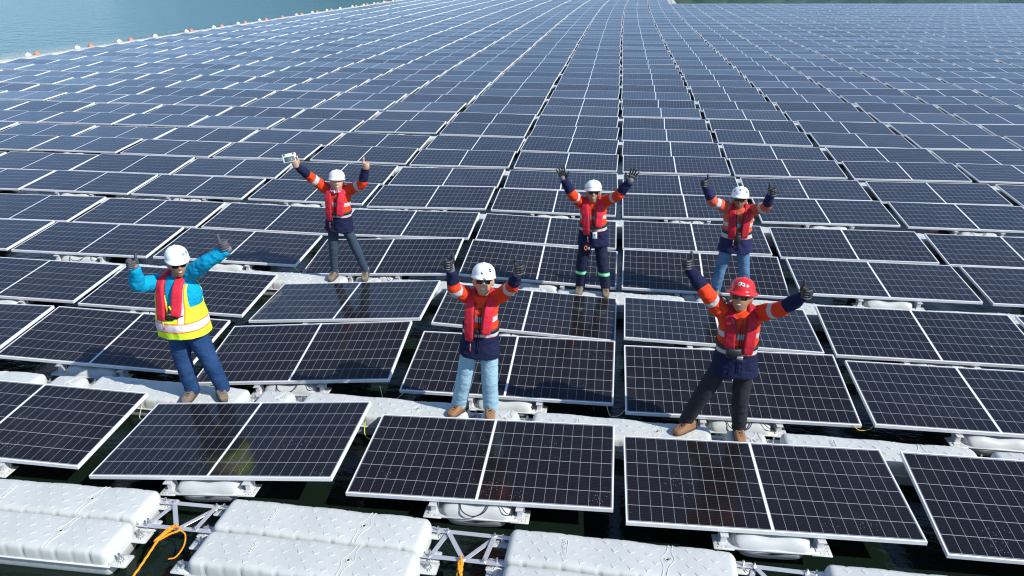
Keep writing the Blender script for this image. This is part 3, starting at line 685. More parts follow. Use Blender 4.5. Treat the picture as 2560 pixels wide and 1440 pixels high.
def hivis(name, upper, lower, silver=(.40, .44, .46), chest=(.165, .215), waist=(.315, .37), sl=(.62, .84), navy_arm=1.28, navy_body=.375, yoke=None):
    """long-sleeved hi-vis shirt: 'arm' runs 0..2 shoulder-elbow-wrist, 'drop' is metres below the shoulders"""
    t = NT(name); c = t.coord(); n = t.noise(c, 7., 5.)
    arm = t.attr('arm'); drop = t.attr('drop')
    def band(v, a, b): return t.math('MULTIPLY', t.math('GREATER_THAN', v, a), t.math('LESS_THAN', v, b))
    isarm = t.math('GREATER_THAN', arm, .12); ist = t.math('SUBTRACT', 1., isarm)
    col = t.mix(n, tuple(x*.86 for x in upper), upper)
    nav = t.math('MAXIMUM', t.math('MULTIPLY', isarm, t.math('GREATER_THAN', arm, navy_arm)), t.math('MULTIPLY', ist, t.math('GREATER_THAN', drop, navy_body)))
    col = t.mix(nav, col, lower)
    s = t.math('MAXIMUM', t.math('MULTIPLY', isarm, band(arm, *sl)), t.math('MULTIPLY', ist, t.math('MAXIMUM', band(drop, *chest), band(drop, *waist))))
    col = t.mix(s, col, silver)
    t.set(Base_Color=col, Roughness=t.math('SUBTRACT', .85, t.math('MULTIPLY', s, .4)), Specular_IOR_Level=.2)
    mp = t.node('ShaderNodeMapping'); t.l.new(c, mp.inputs[0]); mp.inputs['Scale'].default_value = (1, 1, .5)
    t.bump(t.noise(mp.outputs[0], 19., 4., .6), .6, .02); return t.mat

M_SKIN = simple('skin_tan', (.36, .19, .115), .5, var=.10, scale=9, bump=.1)
M_SKIN2 = simple('skin_fair', (.48, .28, .19), .5, var=.08, scale=9, bump=.1)
M_SKIN3 = simple('skin_brown', (.26, .13, .075), .5, var=.10, scale=9, bump=.1)
M_HAIR = simple('black_hair', (.012, .010, .009), .45)
M_WH = simple('white_helmet', (.80, .82, .84), .28, var=.03); M_RH = simple('red_helmet', (.62, .018, .022), .22, var=.05)
M_RED = cloth('life_vest_red', (.56, .022, .045), rough=.55, wr=.4); M_DRED = cloth('life_vest_dark_red', (.40, .014, .028), rough=.6, wr=.4)
M_STRAP = simple('black_webbing', (.012, .012, .015), .6)
M_GLOVE = simple('black_glove', (.020, .020, .022), .5, var=.4, scale=30); M_GLOVG = simple('grey_glove', (.14, .135, .16), .7, var=.2, scale=30)
M_GLOVD = simple('dark_grey_glove', (.065, .062, .075), .7, var=.3, scale=30); M_LENS = simple('dark_lens', (.006, .005, .005), .12, spec=.25); M_TEETH = simple('teeth', (.75, .73, .68), .3)
M_LIP = simple('lips', (.30, .10, .08), .45)
M_BOOT = simple('tan_boot', (.24, .12, .055), .7, var=.3, bump=.3); M_BOOT2 = simple('muddy_boot', (.16, .12, .085), .8, var=.5, scale=30, bump=.3); M_SOLE = simple('boot_sole', (.05, .04, .035), .8)

def lerp(a, b, t): return a+(b-a)*t
def limb(mb, pts, rad, n=18, k=6, flat=1.0, ref=None):
    """smooth tapering limb with rounded ends"""
    P = catmull(pts, k); R = []
    m = len(pts)-1
    for i in range(len(P)):
        t = i/k; j = min(int(t), m-1); f = t-j; f = f*f*(3-2*f); R.append(rad[j]*(1-f)+rad[j+1]*f)
    t0 = (P[1]-P[0]).normalized(); t1 = (P[-1]-P[-2]).normalized(); r0, r1 = R[0], R[-1]
    PP = [P[0]-t0*r0*.95, P[0]-t0*r0*.7, P[0]-t0*r0*.35]+P+[P[-1]+t1*r1*.35, P[-1]+t1*r1*.7, P[-1]+t1*r1*.95]
    RR = [r0*.3, r0*.71, r0*.94]+R+[r1*.94, r1*.71, r1*.3]
    mb.tube(PP, RR, n)
def remesh(mb, voxel, smooth=4, fac=.5, amp=0.0, sc_=9., seed=0, disp=None):
    me = mb.mesh('tmp')
    me = evaluated(me, [('REMESH', dict(mode='VOXEL', voxel_size=voxel, adaptivity=0.)), ('SMOOTH', dict(factor=fac, iterations=smooth))])
    if amp:
        ns = [v.normal.copy() for v in me.vertices]
        for v, nn in zip(me.vertices, ns):
            q = V((v.co.x*sc_+seed, v.co.y*sc_, v.co.z*sc_*1.0))
            a = noise.noise(q)+.5*noise.noise(q*2.3)
            # fold-like creases: ridged noise
            rg = 1-abs(noise.noise(V((v.co.x*sc_*.8+seed*3, v.co.y*sc_*.8, v.co.z*sc_*1.7))))*2
            v.co += nn*(a*.6+rg*.5)*amp
            if disp: v.co += nn*disp(v.co)
    return me

def head_mesh(mb, H, F, U, s=1.0, jaw=1.0, nose=1.0):
    """adult head, H = centre between the ears, F facing, U up"""
    F = F.normalized(); R3 = F.cross(U).normalized(); U = R3.cross(F).normalized()
    Mx = Matrix(((R3.x, F.x, U.x), (R3.y, F.y, U.y), (R3.z, F.z, U.z)))
    n, m = 28, 22; rings = []
    for i in range(m+1):
        a = -pi/2+pi*i/m; z = sin(a)*.118; c = cos(a); r = []
        wd, dp = .077*c**.8 if c > 0 else 0, .098*c**.85 if c > 0 else 0
        lo = max(0, -sin(a))
        for k in range(n):
            q = 2*pi*k/n; x = wd*cos(q)*(1-.28*lo*jaw**-1); y = dp*sin(q)
            if y > 0: y = y*(1-.12*lo)+.010*lo          # chin forward
            else: y *= 1-.35*lo
            fz = exp(-((x/.016)**2)-((z+.012)/.020)**2) if y > .04 else 0
            y += .024*nose*fz                                # nose
            if y > .03:
                y -= .009*exp(-((abs(x)-.031)/.013)**2-((z-.016)/.011)**2)      # eye sockets
                y += .005*exp(-((z-.036)/.010)**2)*(1 if abs(x) < .06 else 0)   # brow
                y += .006*exp(-((abs(x)-.036)/.018)**2-((z+.030)/.020)**2)      # cheeks
                y += .006*exp(-(x/.024)**2-((z+.055)/.010)**2)                  # lips
                y += .007*exp(-(x/.022)**2-((z+.096)/.014)**2)                  # chin
            r.append(H+Mx @ (V((x, y, z))*s))
        rings.append(r)
    mb.rings(rings)
    for sx in (-1, 1):
        mb.ball(H+Mx @ (V((sx*.080, -.012, -.006))*s), (.011*s, .020*s, .033*s), 10, 8, M=Mx)
    return Mx

def hand_local(kind):
    """hand at the wrist: +Z away from the arm, +X thumb side, palm faces -Y"""
    mb = MB()
    if kind == 'open':
        mb.box((0, 0, .048), (.084, .028, .088), bev=.012)
        limb(mb, [V((0, 0, -.03)), V((0, 0, .02))], [.029, .031], 12)
        for i, (x, L, a) in enumerate(((.033, .072, .20), (.011, .080, .05), (-.011, .075, -.09), (-.033, .060, -.27))):
            d = V((sin(a), 0, cos(a))); b = V((x, 0, .088))
            limb(mb, [b-d*.015, b+d*L*.4+V((0, -.002, 0)), b+d*L*.75+V((0, -.007, 0)), b+d*L+V((0, -.013, 0))], [.0105, .010, .009, .008], 10, 3)
        limb(mb, [V((.030, -.004, .018)), V((.052, -.012, .042)), V((.070, -.014, .066)), V((.080, -.014, .088))], [.015, .0135, .011, .0095], 10, 3)
    else:   # fist with the thumb up: fingers stacked along Z and curled towards -X
        mb.box((.012, .012, .045), (.072, .040, .088), bev=.016)
        limb(mb, [V((-.004, .006, -.035)), V((.004, .008, .015))], [.028, .031], 12)
        for i, z in enumerate((.078, .057, .036, .016)):
            r = (.0125, .013, .0125, .0115)[i]; k = (0, .004, .002, -.004)[i]
            limb(mb, [V((.036, .018, z)), V((.050+k, -.006, z)), V((.038+k, -.030, z)), V((.008, -.036, z)), V((-.006, -.026, z)), V((.004, -.014, z))], [r, r, r*.97, r*.93, r*.85, r*.8], 10, 4)
        limb(mb, [V((-.018, .004, .055)), V((-.018, -.006, .085)), V((-.014, -.008, .115)), V((-.016, -.002, .140))], [.0165, .015, .0130, .0110], 12, 4)
    return mb
HAND = {}
for kd in ('open', 'fist'):
    h = remesh(hand_local(kd), .0042, 2, .5); HAND[kd] = h

def dome(U, F, R3, H, a, b, h, th, ph, off=0.0):
    """point on the helmet: th 0..1 from brim to crown, ph angle from the front"""
    e = th*pi/2; r = cos(e)**.78; z = sin(e)**.92
    fr = cos(ph); rad = 1+off/.13
    ridge = .006*exp(-(sin(ph)*r*9)**2)*(1 if th > .1 else 0)
    return H+(R3*(a*r*sin(ph))+F*(b*r*fr)+U*(h*z+ridge))*rad

def make_person(key, label, shirt, skin, trousers, boot, spec):
    J = {k: V(v) for k, v in JOINTS[key].items()}; g = spec.get('g', 1.0)
    J['anklel'] = J['fl']+V((0, .05, .09)); J['ankler'] = J['fr']+V((0, .05, .09))
    root = empty('person', ((J['fl']+J['fr'])/2)); inv = Matrix.Translation(-root.location)
    def part(nm, me, mat, parent=root, smooth=True):
        me.transform(inv)
        o = link(nm, me, parent, mat, smooth); me.name = nm; return o
    r = (J['shr']-J['shl']).normalized(); up = (J['neck']-J['pel']).normalized(); r = (r-up*r.dot(up)).normalized(); f = up.cross(r).normalized()*-1
    if f.y > 0: f = -f
    N, P = J['neck'], J['pel']; Ln = (N-P).length
    Hu = (up+V((0, 0, .6))).normalized(); Ff = V(spec.get('face', (0, -1, -.1))).normalized()
    H = J['eye']-Ff*.095+V((0, 0, -.016)); 
    def T(x, y, t): return P+up*(t*Ln)+r*x+f*y
    W2 = (J['shr']-J['shl']).length/2
    def torso_rings(mb, ex=0.0, lo=-.02, hi=1.04, fl=1.0):
        prof = [(-.42, .212, .158), (-.20, .206, .152), (0., .190, .142), (.25, .172*g**.4, .130*g**.6), (.48, .162*g**.2, .126), (.68, W2*.93, .122), (.84, W2*.95, .108), (.95, W2*.74, .090), (1.02, .095, .076), (1.10, .070, .066)]
        rs = []
        n = 28
        ts = [lo+(hi-lo)*i/26 for i in range(27)]
        for t in ts:
            for i in range(len(prof)-1):
                if prof[i][0] <= t <= prof[i+1][0]: break
            a, b = prof[i], prof[i+1]; q = (t-a[0])/(b[0]-a[0]); q = max(0, min(1, q))
            gg = g if t < .62 else 1+(g-1)*max(0, (1.0-t)/.38)
            w_ = ((a[1]*(1-q)+b[1]*q)*gg+ex); d_ = ((a[2]*(1-q)+b[2]*q)*gg+ex); bel = spec.get('belly', 0)*exp(-((t-.15)/.3)**2)
            ring = []
            for k in range(n):
                an = 2*pi*k/n; cx, sx = cos(an), sin(an)
                x = w_*abs(cx)**.86*(1 if cx > 0 else -1); y = d_*abs(sx)**.9*(1 if sx > 0 else -1)
                if y > 0: y += bel*sx
                ring.append(T(x, y, t))
            rs.append(ring)
        mb.rings(rs)
    ar = spec.get('ar', 1.0)
    # body: one continuous skin surface
    mb = MB(); torso_rings(mb, -.034, .12, 1.03)
    Mx = head_mesh(mb, H, Ff, Hu, spec.get('hs', 1.12))
    limb(mb, [T(0, -.01, .93), H+V((0, .02, -.06))], [.060, .056], 16)
    for s in 'lr':
        wr = lerp(J['wr'+s], J['el'+s], -.10)
        limb(mb, [J['sh'+s], J['el'+s], wr], [.048*ar, .040*ar, .027*ar])
        limb(mb, [J['hip'+s], J['k'+s], J['ankle'+s]], [.058, .044, .034])
        limb(mb, [J['ankle'+s]+V((0, .0, .02)), J['ankle'+s]+V((0, -.01, -.03))], [.030, .024])
        if spec.get('bare'):
            hm = HAND['fist']; b0 = hand_matrix(J, s, spec)
            mb.add([b0 @ v.co for v in hm.vertices], [tuple(p.vertices) for p in hm.polygons])
    mb.ball(P+V((0, 0, .0)), (.120*g, .09, .11), 16, 10)
    body = part('body', remesh(mb, .0065, 3, .5), skin)
    body.data.name = 'body'
    R3 = V((Mx[0][0], Mx[1][0], Mx[2][0])); FF = V((Mx[0][1], Mx[1][1], Mx[2][1])); UU = V((Mx[0][2], Mx[1][2], Mx[2][2]))
    def hp(x, y, z): return H+R3*x+FF*y+UU*z
    # smile and sunglasses
    if spec.get('smile', 1):
        m = MB(); n = 10; vs = []; wm_ = .021
        for i in range(n+1):
            x = -wm_+2*wm_*i/n; c = (x/wm_)**2
            y = .105-.010*c; vs += [hp(x, y, -.052+.006*c), hp(x, y-.001, -.052-.010*(1-c)+.006*c)]
        m.add(vs, [(2*i, 2*i+1, 2*i+3, 2*i+2) for i in range(n)]); th = part('teeth', m.mesh('teeth'), M_TEETH); mo = th.modifiers.new('s', 'SOLIDIFY'); mo.thickness = .004
    m = MB(); wl = .024
    for dz, c_ in ((.004, 1), (-.013, -1)):
        m.tube([hp(-wl+2*wl*i/8, .1025-.010*((i-4)/4)**2+(.0), -.052+dz*(1-((i-4)/4)**2)+.006*((i-4)/4)**2) for i in range(9)], .0028, 6)
    part('lips', m.mesh('lips'), M_LIP)
    if spec.get('glasses', 1):
        m = MB()
        for sx in (-1, 1):
            vs = []
            for i in range(9):
                for j in range(5):
                    u, v = i/8, j/4; x = sx*(.006+.056*u); z = .012+(.5-v)*(.042-.008*u)-(.006*u); y = .117-.030*u**2.2
                    vs.append(hp(x, y, z))
            m.add(vs, [(i*5+j, i*5+j+1, (i+1)*5+j+1, (i+1)*5+j) for i in range(8) for j in range(4)])
            m.tube([hp(sx*.062, .084, .018), hp(sx*.078, .04, .016), hp(sx*.083, -.02, .010)], .0028, 6)
        m.tube([hp(-.008, .113, .024), hp(.008, .113, .024)], .003, 6)
        gl = part('sunglasses', m.mesh('sunglasses'), M_LENS, smooth=True); mo = gl.modifiers.new('s', 'SOLIDIFY'); mo.thickness = .003
    else:
        m = MB()
        for sx in (-1, 1): m.ball(hp(sx*.031, .087, .015), (.012, .006, .005), 10, 6)
        part('eyes', m.mesh('eyes'), M_HAIR)
    # hair cap below the helmet
    m = MB(); rs = []
    for j in range(7):
        t = j/6; z = -.035+t*.11
        rs.append([hp(.083*sin(q)*(1-.25*max(0, .3-t)), -.012+(.103*cos(q) if cos(q) < 0 else .04*cos(q)), z) for q in [2*pi*k/20 for k in range(20)]])
    m.rings(rs); part('hair', m.mesh('hair'), spec.get('hair', M_HAIR))
    if spec.get('ponytail'):
        m = MB(); limb(m, [hp(.03, -.09, 0), hp(.06, -.10, -.06), hp(.055, -.08, -.12)], [.025, .022, .008], 10); part('hair', m.mesh('hair'), M_HAIR)
    # helmet
    full = spec.get('full', 0); a, b, h = .109, .132, .114; base = H+UU*.060+FF*.000
    n = 40; rs = []
    tilt = FF*1
    for (th, mul, dz) in ((0., 1.0, -.014),):
        pass
    def brim(q):
        fr = max(0, cos(q))**2
        return (.032+.010*fr) if full else (.006+.028*fr**1.3)
    def rp(th, q, off=0): return dome(UU, FF, R3, base, a, b, h, th, q, off)
    ring_in = []; qs = [2*pi*k/n for k in range(n)]
    def outp(q, e, dz): return base+(R3*((a+e)*sin(q))+FF*((b+e)*cos(q)))+UU*dz
    rs.append([outp(q, -.006, -.020) for q in qs]); rs.append([outp(q, brim(q)-.004, -.020-.010*max(0, cos(q))) for q in qs])
    rs.append([outp(q, brim(q), -.015-.010*max(0, cos(q))) for q in qs]); rs.append([outp(q, brim(q)*.4+.001, -.007) for q in qs]); rs.append([rp(.0, q) for q in qs])
    for th in (.08, .18, .3, .42, .54, .66, .78, .88, .95, .985): rs.append([rp(th, q) for q in qs])
    m = MB(); m.rings(rs)
    hel = part('helmet', m.mesh('helmet'), spec.get('helmet', M_WH))
    m = MB()
    for q in (pi*.5, -pi*.5): m.tube([outp(q, .006, 0), outp(q, .010, 0)], .008, 8)
    part('side_caps', m.mesh('side_caps'), M_STRAP if not full else M_RH, hel); 
    for (kind, q0, t0, sz, cols) in spec.get('stickers', ()):
        # a curved patch lying on the shell
        def patch(nm, col, rx, rz, off, round_=True, cx=0., cz=0.):
            mm = MB(); vs = []; fs = []; K = 20
            def pt(u, v): return rp(t0+(cz+v)*.52/.10, q0+(cx+u)/.115, off)
            if round_:
                vs = [pt(0, 0)]+[pt(rx*cos(2*pi*i/K), rz*sin(2*pi*i/K)) for i in range(K)]; fs = [(0, 1+i, 1+(i+1) % K) for i in range(K)]
            else:
                vs = [pt(-rx+2*rx*i/4, -rz+2*rz*j/4) for i in range(5) for j in range(5)]; fs = [(i*5+j, (i+1)*5+j, (i+1)*5+j+1, i*5+j+1) for i in range(4) for j in range(4)]
            mm.add(vs, fs); o = part('sticker', mm.mesh(nm), simple('sticker_'+nm, col, .4, var=.02), hel); mo = o.modifiers.new('s', 'SOLIDIFY'); mo.thickness = .0012; mo.offset = 0; return o
        if kind == 'disc':
            patch('ring', cols[0], sz, sz, .0016)
            if len(cols) > 1: patch('inner', cols[1], sz*.55, sz*.28, .0026, False)
        elif kind == 'badge':
            patch('ring', (.8, .8, .78), sz, sz, .0016)
            patch('top_arc', cols[0], sz*.66, sz*.22, .0026, False, 0, sz*.38)
            patch('middle', cols[1], sz*.82, sz*.13, .0026, False, 0, 0); patch('lower', cols[2], sz*.6, sz*.22, .0026, False, 0, -sz*.42)
        else:
            patch('square', cols[0], sz, sz*1.05, .0016, False); patch('mark', cols[1], sz*.62, sz*.5, .0026, False, 0, sz*.18)
    if spec.get('goggles'):
        m = MB(); m.tube([outp(q, .018+.004*cos(q), .012) for q in [-1.7+3.4*i/16 for i in range(17)]], .0035, 6)
        part('goggles', m.mesh('goggles'), M_STRAP, hel)
    # shirt
    mb = MB(); torso_rings(mb, .010, spec.get('hem', -.30), 1.035)
    for s in 'lr':
        wr = lerp(J['wr'+s], J['el'+s], spec.get('cuff', .06)); sh = J['sh'+s]; el = J['el'+s]
        inn = lerp(sh, N, .45)+up*-.035
        limb(mb, [inn, sh, lerp(sh, el, .5), el, lerp(el, wr, .55), wr], [.064, .074*ar, .069*ar, .062*ar, .058*ar, .048*ar], 20, 5)
    me = remesh(mb, .0080, 2, .5, .0105, 13., hash(key) % 17)
    # flatten the collar opening and compute the colour-zone attributes
    at1 = me.attributes.new('arm', 'FLOAT', 'POINT'); at2 = me.attributes.new('drop', 'FLOAT', 'POINT'); A1 = []; A2 = []
    for v in me.vertices:
        co = v.co; best = (9, 0)
        for s in 'lr':
            sh, el, wr = J['sh'+s], J['el'+s], J['wr'+s]
            for i, (p, q) in enumerate(((sh, el), (el, wr))):
                d = q-p; t = (co-p).dot(d)/d.length_squared; tc = max(0 if i else -.3, min(1.0 if not i else 1.2, t)); dist = (co-(p+d*tc)).length
                if dist < best[0]: best = (dist, tc+i)
        ta = (co-P).dot(up)/Ln; tx = (co-T(0, 0, ta)).length
        arm = best[1] if best[0] < .115*ar and (best[1] > .30 or tx > W2+.03) else 0
        A1.append(max(0, arm)); A2.append((1-ta)*Ln)
    at1.data.foreach_set('value', A1); at2.data.foreach_set('value', A2)
    part('shirt', me, shirt)
    if not spec.get('yellow'):
        m = MB()
        def fr(x, t):     # front surface of the shirt
            best = None; q = T(x, 0, t)
            hit = SH.ray_cast(q+f*.5-root.location, -f)
            return (hit[0]+root.location+f*.003) if hit[0] is not None else q+f*.15
        from mathutils.bvhtree import BVHTree
        SH = BVHTree.FromPolygons([v.co.copy() for v in me.vertices], [tuple(p.vertices) for p in me.polygons])
        m.tube([fr(.0, .86-.9*i/14) for i in range(15)], .0035, 6)
        m.tube([fr(.016, .86-.9*i/14) for i in range(15)], .0022, 6)
        part('placket', m.mesh('placket'), spec.get('placket_mat', M_NAVY))
    # collar
    if spec.get('collar', 1):
        m = MB(); rs = []
        for j, (e, dz) in enumerate(((.006, -.015), (.014, .018), (.026, .004), (.040, -.022))):
            rs.append([N+up*(dz+.025-.055*max(0, sin(q))**2)+r*((.070+e)*cos(q))+f*((.068+e)*sin(q)) for q in [pi*.5+.35+(2*pi-.7)*k/22 for k in range(23)]])
        vs = [v for q in rs for v in q]; fs = [(j*23+k, j*23+k+1, (j+1)*23+k+1, (j+1)*23+k) for j in range(3) for k in range(22)]
        m.add(vs, fs); o = part('collar', m.mesh('collar'), spec.get('collar_mat', M_NAVY)); mo = o.modifiers.new('s', 'SOLIDIFY'); mo.thickness = .005
    # trousers
    lr_ = spec.get('leg', (.094, .074, .062)); mb = MB()
    mb.rings([[P+up*(t*.20-.11)+r*(w_*g*cos(q))+f*(d_*(g**.5)*sin(q)) for q in [2*pi*k/24 for k in range(24)]] for t, w_, d_ in ((0, .09, .07), (.12, .140, .100), (.3, .160, .112), (.6, .156, .110), (1, .146, .106), (1.15, .138, .100))])
    for s in 'lr':
        hip, kn, an = J['hip'+s], J['k'+s], J['ankle'+s]
        limb(mb, [hip+V((0, 0, -.02)), lerp(hip, kn, .5), kn, lerp(kn, an, .5), an+V((0, 0, .0))], [lr_[0]*g**.5, lerp(lr_[0], lr_[1], .55)*g**.5, lr_[1], lerp(lr_[1], lr_[2], .5), lr_[2]], 20, 5)
    zk = (J['kl'].z+J['kr'].z)/2
    def folds(co):   # stacked folds at ankle and knee
        a_ = max(0, min(1, (FLOOR+.30-co.z)/.2)); k_ = exp(-((co.z-zk)/.06)**2)
        return (a_+.4*k_)*spec.get('fw', .009)*noise.noise(V((co.x*9, co.y*9, co.z*26)))
    me = remesh(mb, .0085, 3, .5, spec.get('tw', .0065), 8., 3+hash(key) % 11, folds)
    at2 = me.attributes.new('drop', 'FLOAT', 'POINT'); at2.data.foreach_set('value', [v.co.z-zk for v in me.vertices])
    part('trousers', me, trousers)
    # boots
    for s in 'lr':
        fo = J['f'+s].copy(); fo.z = FLOOR; ang = spec.get('toe_'+s, (-.35 if s == 'l' else .35)); Mr = Matrix.Rotation(ang, 3, 'Z')
        m = MB(); rs = []
        for y, w_, h_ in ((.115, .018, .05), (.105, .034, .085), (.07, .040, .115), (.03, .041, .118), (-.02, .044, .095), (-.07, .049, .072), (-.115, .049, .060), (-.145, .040, .048), (-.160, .022, .034)):
            ring = []
            for k in range(18):
                q = 2*pi*k/18; ex = .55
                x = w_*abs(cos(q))**ex*(1 if cos(q) > 0 else -1); z = .018+h_/2+(h_/2)*abs(sin(q))**ex*(1 if sin(q) > 0 else -1)
                ring.append(fo+Mr @ V((x, y+.02, z)))
            rs.append(ring)
        m.rings(rs); limb(m, [fo+Mr @ V((0, .085, .09)), J['ankle'+s]+V((0, 0, .05))], [.044, .046], 16)
        b_ = part('boot', remesh(m, .007, 3, .5, .0015, 30., 2), boot)
        m = MB(); rs = []
        for z, e in ((.0, .002), (.004, .006), (.018, .006), (.024, .0)):
            ring = []
            for k in range(24):
                q = 2*pi*k/24; wx = .046+e-.010*exp(-((sin(q)+.1)/.35)**2); ring.append(fo+Mr @ V((wx*cos(q), .0-(.145+e)*sin(q)*1.0, z)))
            rs.append(ring)
        m.rings(rs); part('sole', m.mesh('sole'), M_SOLE, b_)
        m = MB()
        for i in range(5):
            y = .02-.028*i; z = .125-.014*i
            for sx in (-1, 1): m.tube([fo+Mr @ V((-.022*sx, y, z-.004)), fo+Mr @ V((0, y-.012, z+.002)), fo+Mr @ V((.022*sx, y-.024, z-.012))], .0028, 5)
        part('laces', m.mesh('laces'), M_HAIR, b_)
    # gloves
    for s in 'lr':
        if spec.get('bare'): break
        kd = spec.get('hand', 'fist'); hm = HAND[kd].copy(); Mh = hand_matrix(J, s, spec); hm.transform(Mh)
        if Mh.determinant() < 0: hm.flip_normals()
        go = part('glove', hm, M_GLOVE if not spec.get('grey_glove') else M_GLOVD)
        m = MB(); limb(m, [lerp(J['wr'+s], J['el'+s], .22), lerp(J['wr'+s], J['el'+s], -.15)], [.036*ar, .035], 16); part('cuff', m.mesh('cuff'), M_GLOVG, go)
        m = MB()   # pale knuckle stripes
        if kd == 'fist':
            for i, z in enumerate((.078, .057, .036, .016)):
                m.tube([Mh @ V((.034, .026, z)), Mh @ V((.056, .006, z)), Mh @ V((.052, -.022, z)), Mh @ V((.036, -.0415, z)), Mh @ V((.012, -.0480, z))], .0048, 6)
            part('knuckle_bands', m.mesh('knuckle_bands'), M_GLOVG, go)
    # life vest: two padded lobes joined behind the neck
    if spec.get('vest', 1):
        vm = spec.get('vest_mat', M_RED); ext = .020*(g if g > 1 else 1)+spec.get('vx', 0)
        bot = spec.get('vbot', (.16, .30)); bf = spec.get('belly', 0)
        m = MB()
        for s, sg in ((0, -1), (1, 1)):
            vb = bot[s]
            pts = [T(sg*.004, -.115, 1.01), T(sg*.060, -.108, 1.045), T(sg*.088, -.055, 1.075), T(sg*.096, .015, 1.05), T(sg*.094, .090, .93), T(sg*.088, .128, .78), T(sg*.082, .140+ext*.3+bf*.2, .58), T(sg*.078, .142+ext*.5+bf*.7, lerp(.5, vb, .5)), T(sg*.074, .138+ext*.5+bf, vb)]
            wds = [.050, .062, .074, .084, .092, .096, .097, .096, .088]; ths = [.026, .030, .034, .036, .040, .044, .044, .042, .030]
            K = 5; PP = catmull(pts, K); rs = []
            for i, p in enumerate(PP):
                t_ = i/K; j = min(int(t_), len(pts)-2); q = t_-j; w_ = (wds[j]*(1-q)+wds[j+1]*q)/2*spec.get('vw', 1.0); th = (ths[j]*(1-q)+ths[j+1]*q)/2
                tan = (PP[min(i+1, len(PP)-1)]-PP[max(i-1, 0)]).normalized(); p = p+f*(spec.get('ly', 0) if 3.2*K <= i else 0); ax = p-P; ax = (ax-up*ax.dot(up)); 
                nrm = (f*(.55 if ax.dot(f) > 0 else -.8)+ax*3+up*(.9 if t_ < 4.2 else 0)); nrm = (nrm-tan*nrm.dot(tan)).normalized(); lat = tan.cross(nrm)
                rs.append([p+lat*(w_*abs(cos(a_))**.35*(1 if cos(a_) > 0 else -1))+nrm*(th*abs(sin(a_))**.5*(1 if sin(a_) > 0 else -1)) for a_ in [2*pi*k/24 for k in range(24)]])
            m.rings(rs)
        lv = part('life_vest', remesh(m, .0075, 3, .5, .0035, 16., 5), vm)
        m = MB()   # black piping on the inner edges
        for s, sg in ((0, -1), (1, 1)):
            vb = bot[s]
            p_ = [T(sg*.050, .105, .95), T(sg*.041, .150, .78), T(sg*.034, .160+ext*.3, .56), T(sg*.031, .162+ext*.5+bf, vb+.03)]
            m.tube(catmull(p_, 5), .0045, 6)
        part('piping', m.mesh('piping'), M_STRAP, lv)
        # belt with buckle
        m = MB(); zt = spec.get('belt_t', .27); n = 36; rs = []
        bw_, bd_ = (.168*g+.014), (.134*g**1.0+.016)
        for dt, e in ((-.020, 0), (-.020, .005), (.020, .005), (.020, 0)):
            rs.append([T((bw_+e)*abs(cos(q))**.86*(1 if cos(q) > 0 else -1), (bd_+e+(bf if sin(q) > 0 else 0)*abs(sin(q)))*abs(sin(q))**.9*(1 if sin(q) > 0 else -1), zt)+up*dt for q in [2*pi*k/n for k in range(n)]])
        m.rings(rs+[rs[0]], cap=False); m.box(T(0, bd_+.012+bf, zt), (.06, .02, .045), Matrix((r, f, up)).transposed(), bev=.004)
        part('belt', m.mesh('belt'), M_STRAP)
        if spec.get('toggle', 1):
            m = MB(); c0 = T(-.075+.02, .168+ext+bf, bot[0]-.02); m.tube([c0, c0-up*.05], .002, 5, mi=1); m.ball(c0-up*.065, (.008, .008, .016), 8, 6)
            part('pull_toggle', m.mesh('pull_toggle'), [M_RED, M_TEETH], lv)
    if spec.get('yellow'):
        m = MB(); torso_rings(m, .020, spec.get('hem', -.3)-.0, .93)
        me = evaluated(m.mesh('t'), [('REMESH', dict(mode='VOXEL', voxel_size=.006)), ('SMOOTH', dict(factor=.5, iterations=3))])
        bmv = bmesh.new(); bmv.from_mesh(me); dele = []
        for fc in bmv.faces:
            c = fc.calc_center_median(); ta = (c-P).dot(up)/Ln; x = (c-T(0, 0, ta)).dot(r); y = (c-T(0, 0, ta)).dot(f)
            if (y > 0 and abs(x) < .12*(ta-.42) ) or ta > .925 or (ta > .52 and abs(x) > .178-.05*(ta-.52)) or ta < spec['hem']+.02: dele.append(fc)
        bmesh.ops.delete(bmv, geom=dele, context='FACES'); bmv.to_mesh(me); bmv.free()
        at = me.attributes.new('drop', 'FLOAT', 'POINT'); a3 = me.attributes.new('side', 'FLOAT', 'POINT')
        for v in me.vertices:
            q = V((v.co.x*13, v.co.y*13, v.co.z*9)); v.co += v.normal*.007*noise.noise(q)
        at.data.foreach_set('value', [(1-(v.co-P).dot(up)/Ln)*Ln for v in me.vertices])
        a3.data.foreach_set('value', [abs((v.co-P).dot(r)) for v in me.vertices])
        o = part('safety_vest', me, M_YVEST); mo = o.modifiers.new('s', 'SOLIDIFY'); mo.thickness = .006; mo.offset = 1
    if spec.get('scarf'):
        m = MB()
        for j in range(3): m.tube([N+up*(.030-.022*j)+r*((.070+.008*j)*cos(q))+f*((.068+.016*j)*sin(q)+.012*j) for q in [2*pi*k/20 for k in range(21)]], .019, 10)
        part('scarf', remesh(m, .007, 2, .5, .004, 25.), M_SCARF)
    tag(root, label, 'person', 'people in hard hats standing on the raft with raised arms')
    return dict(J=J, T=T, r=r, f=f, up=up, root=root, H=H, Ln=Ln, bd=.134*g)

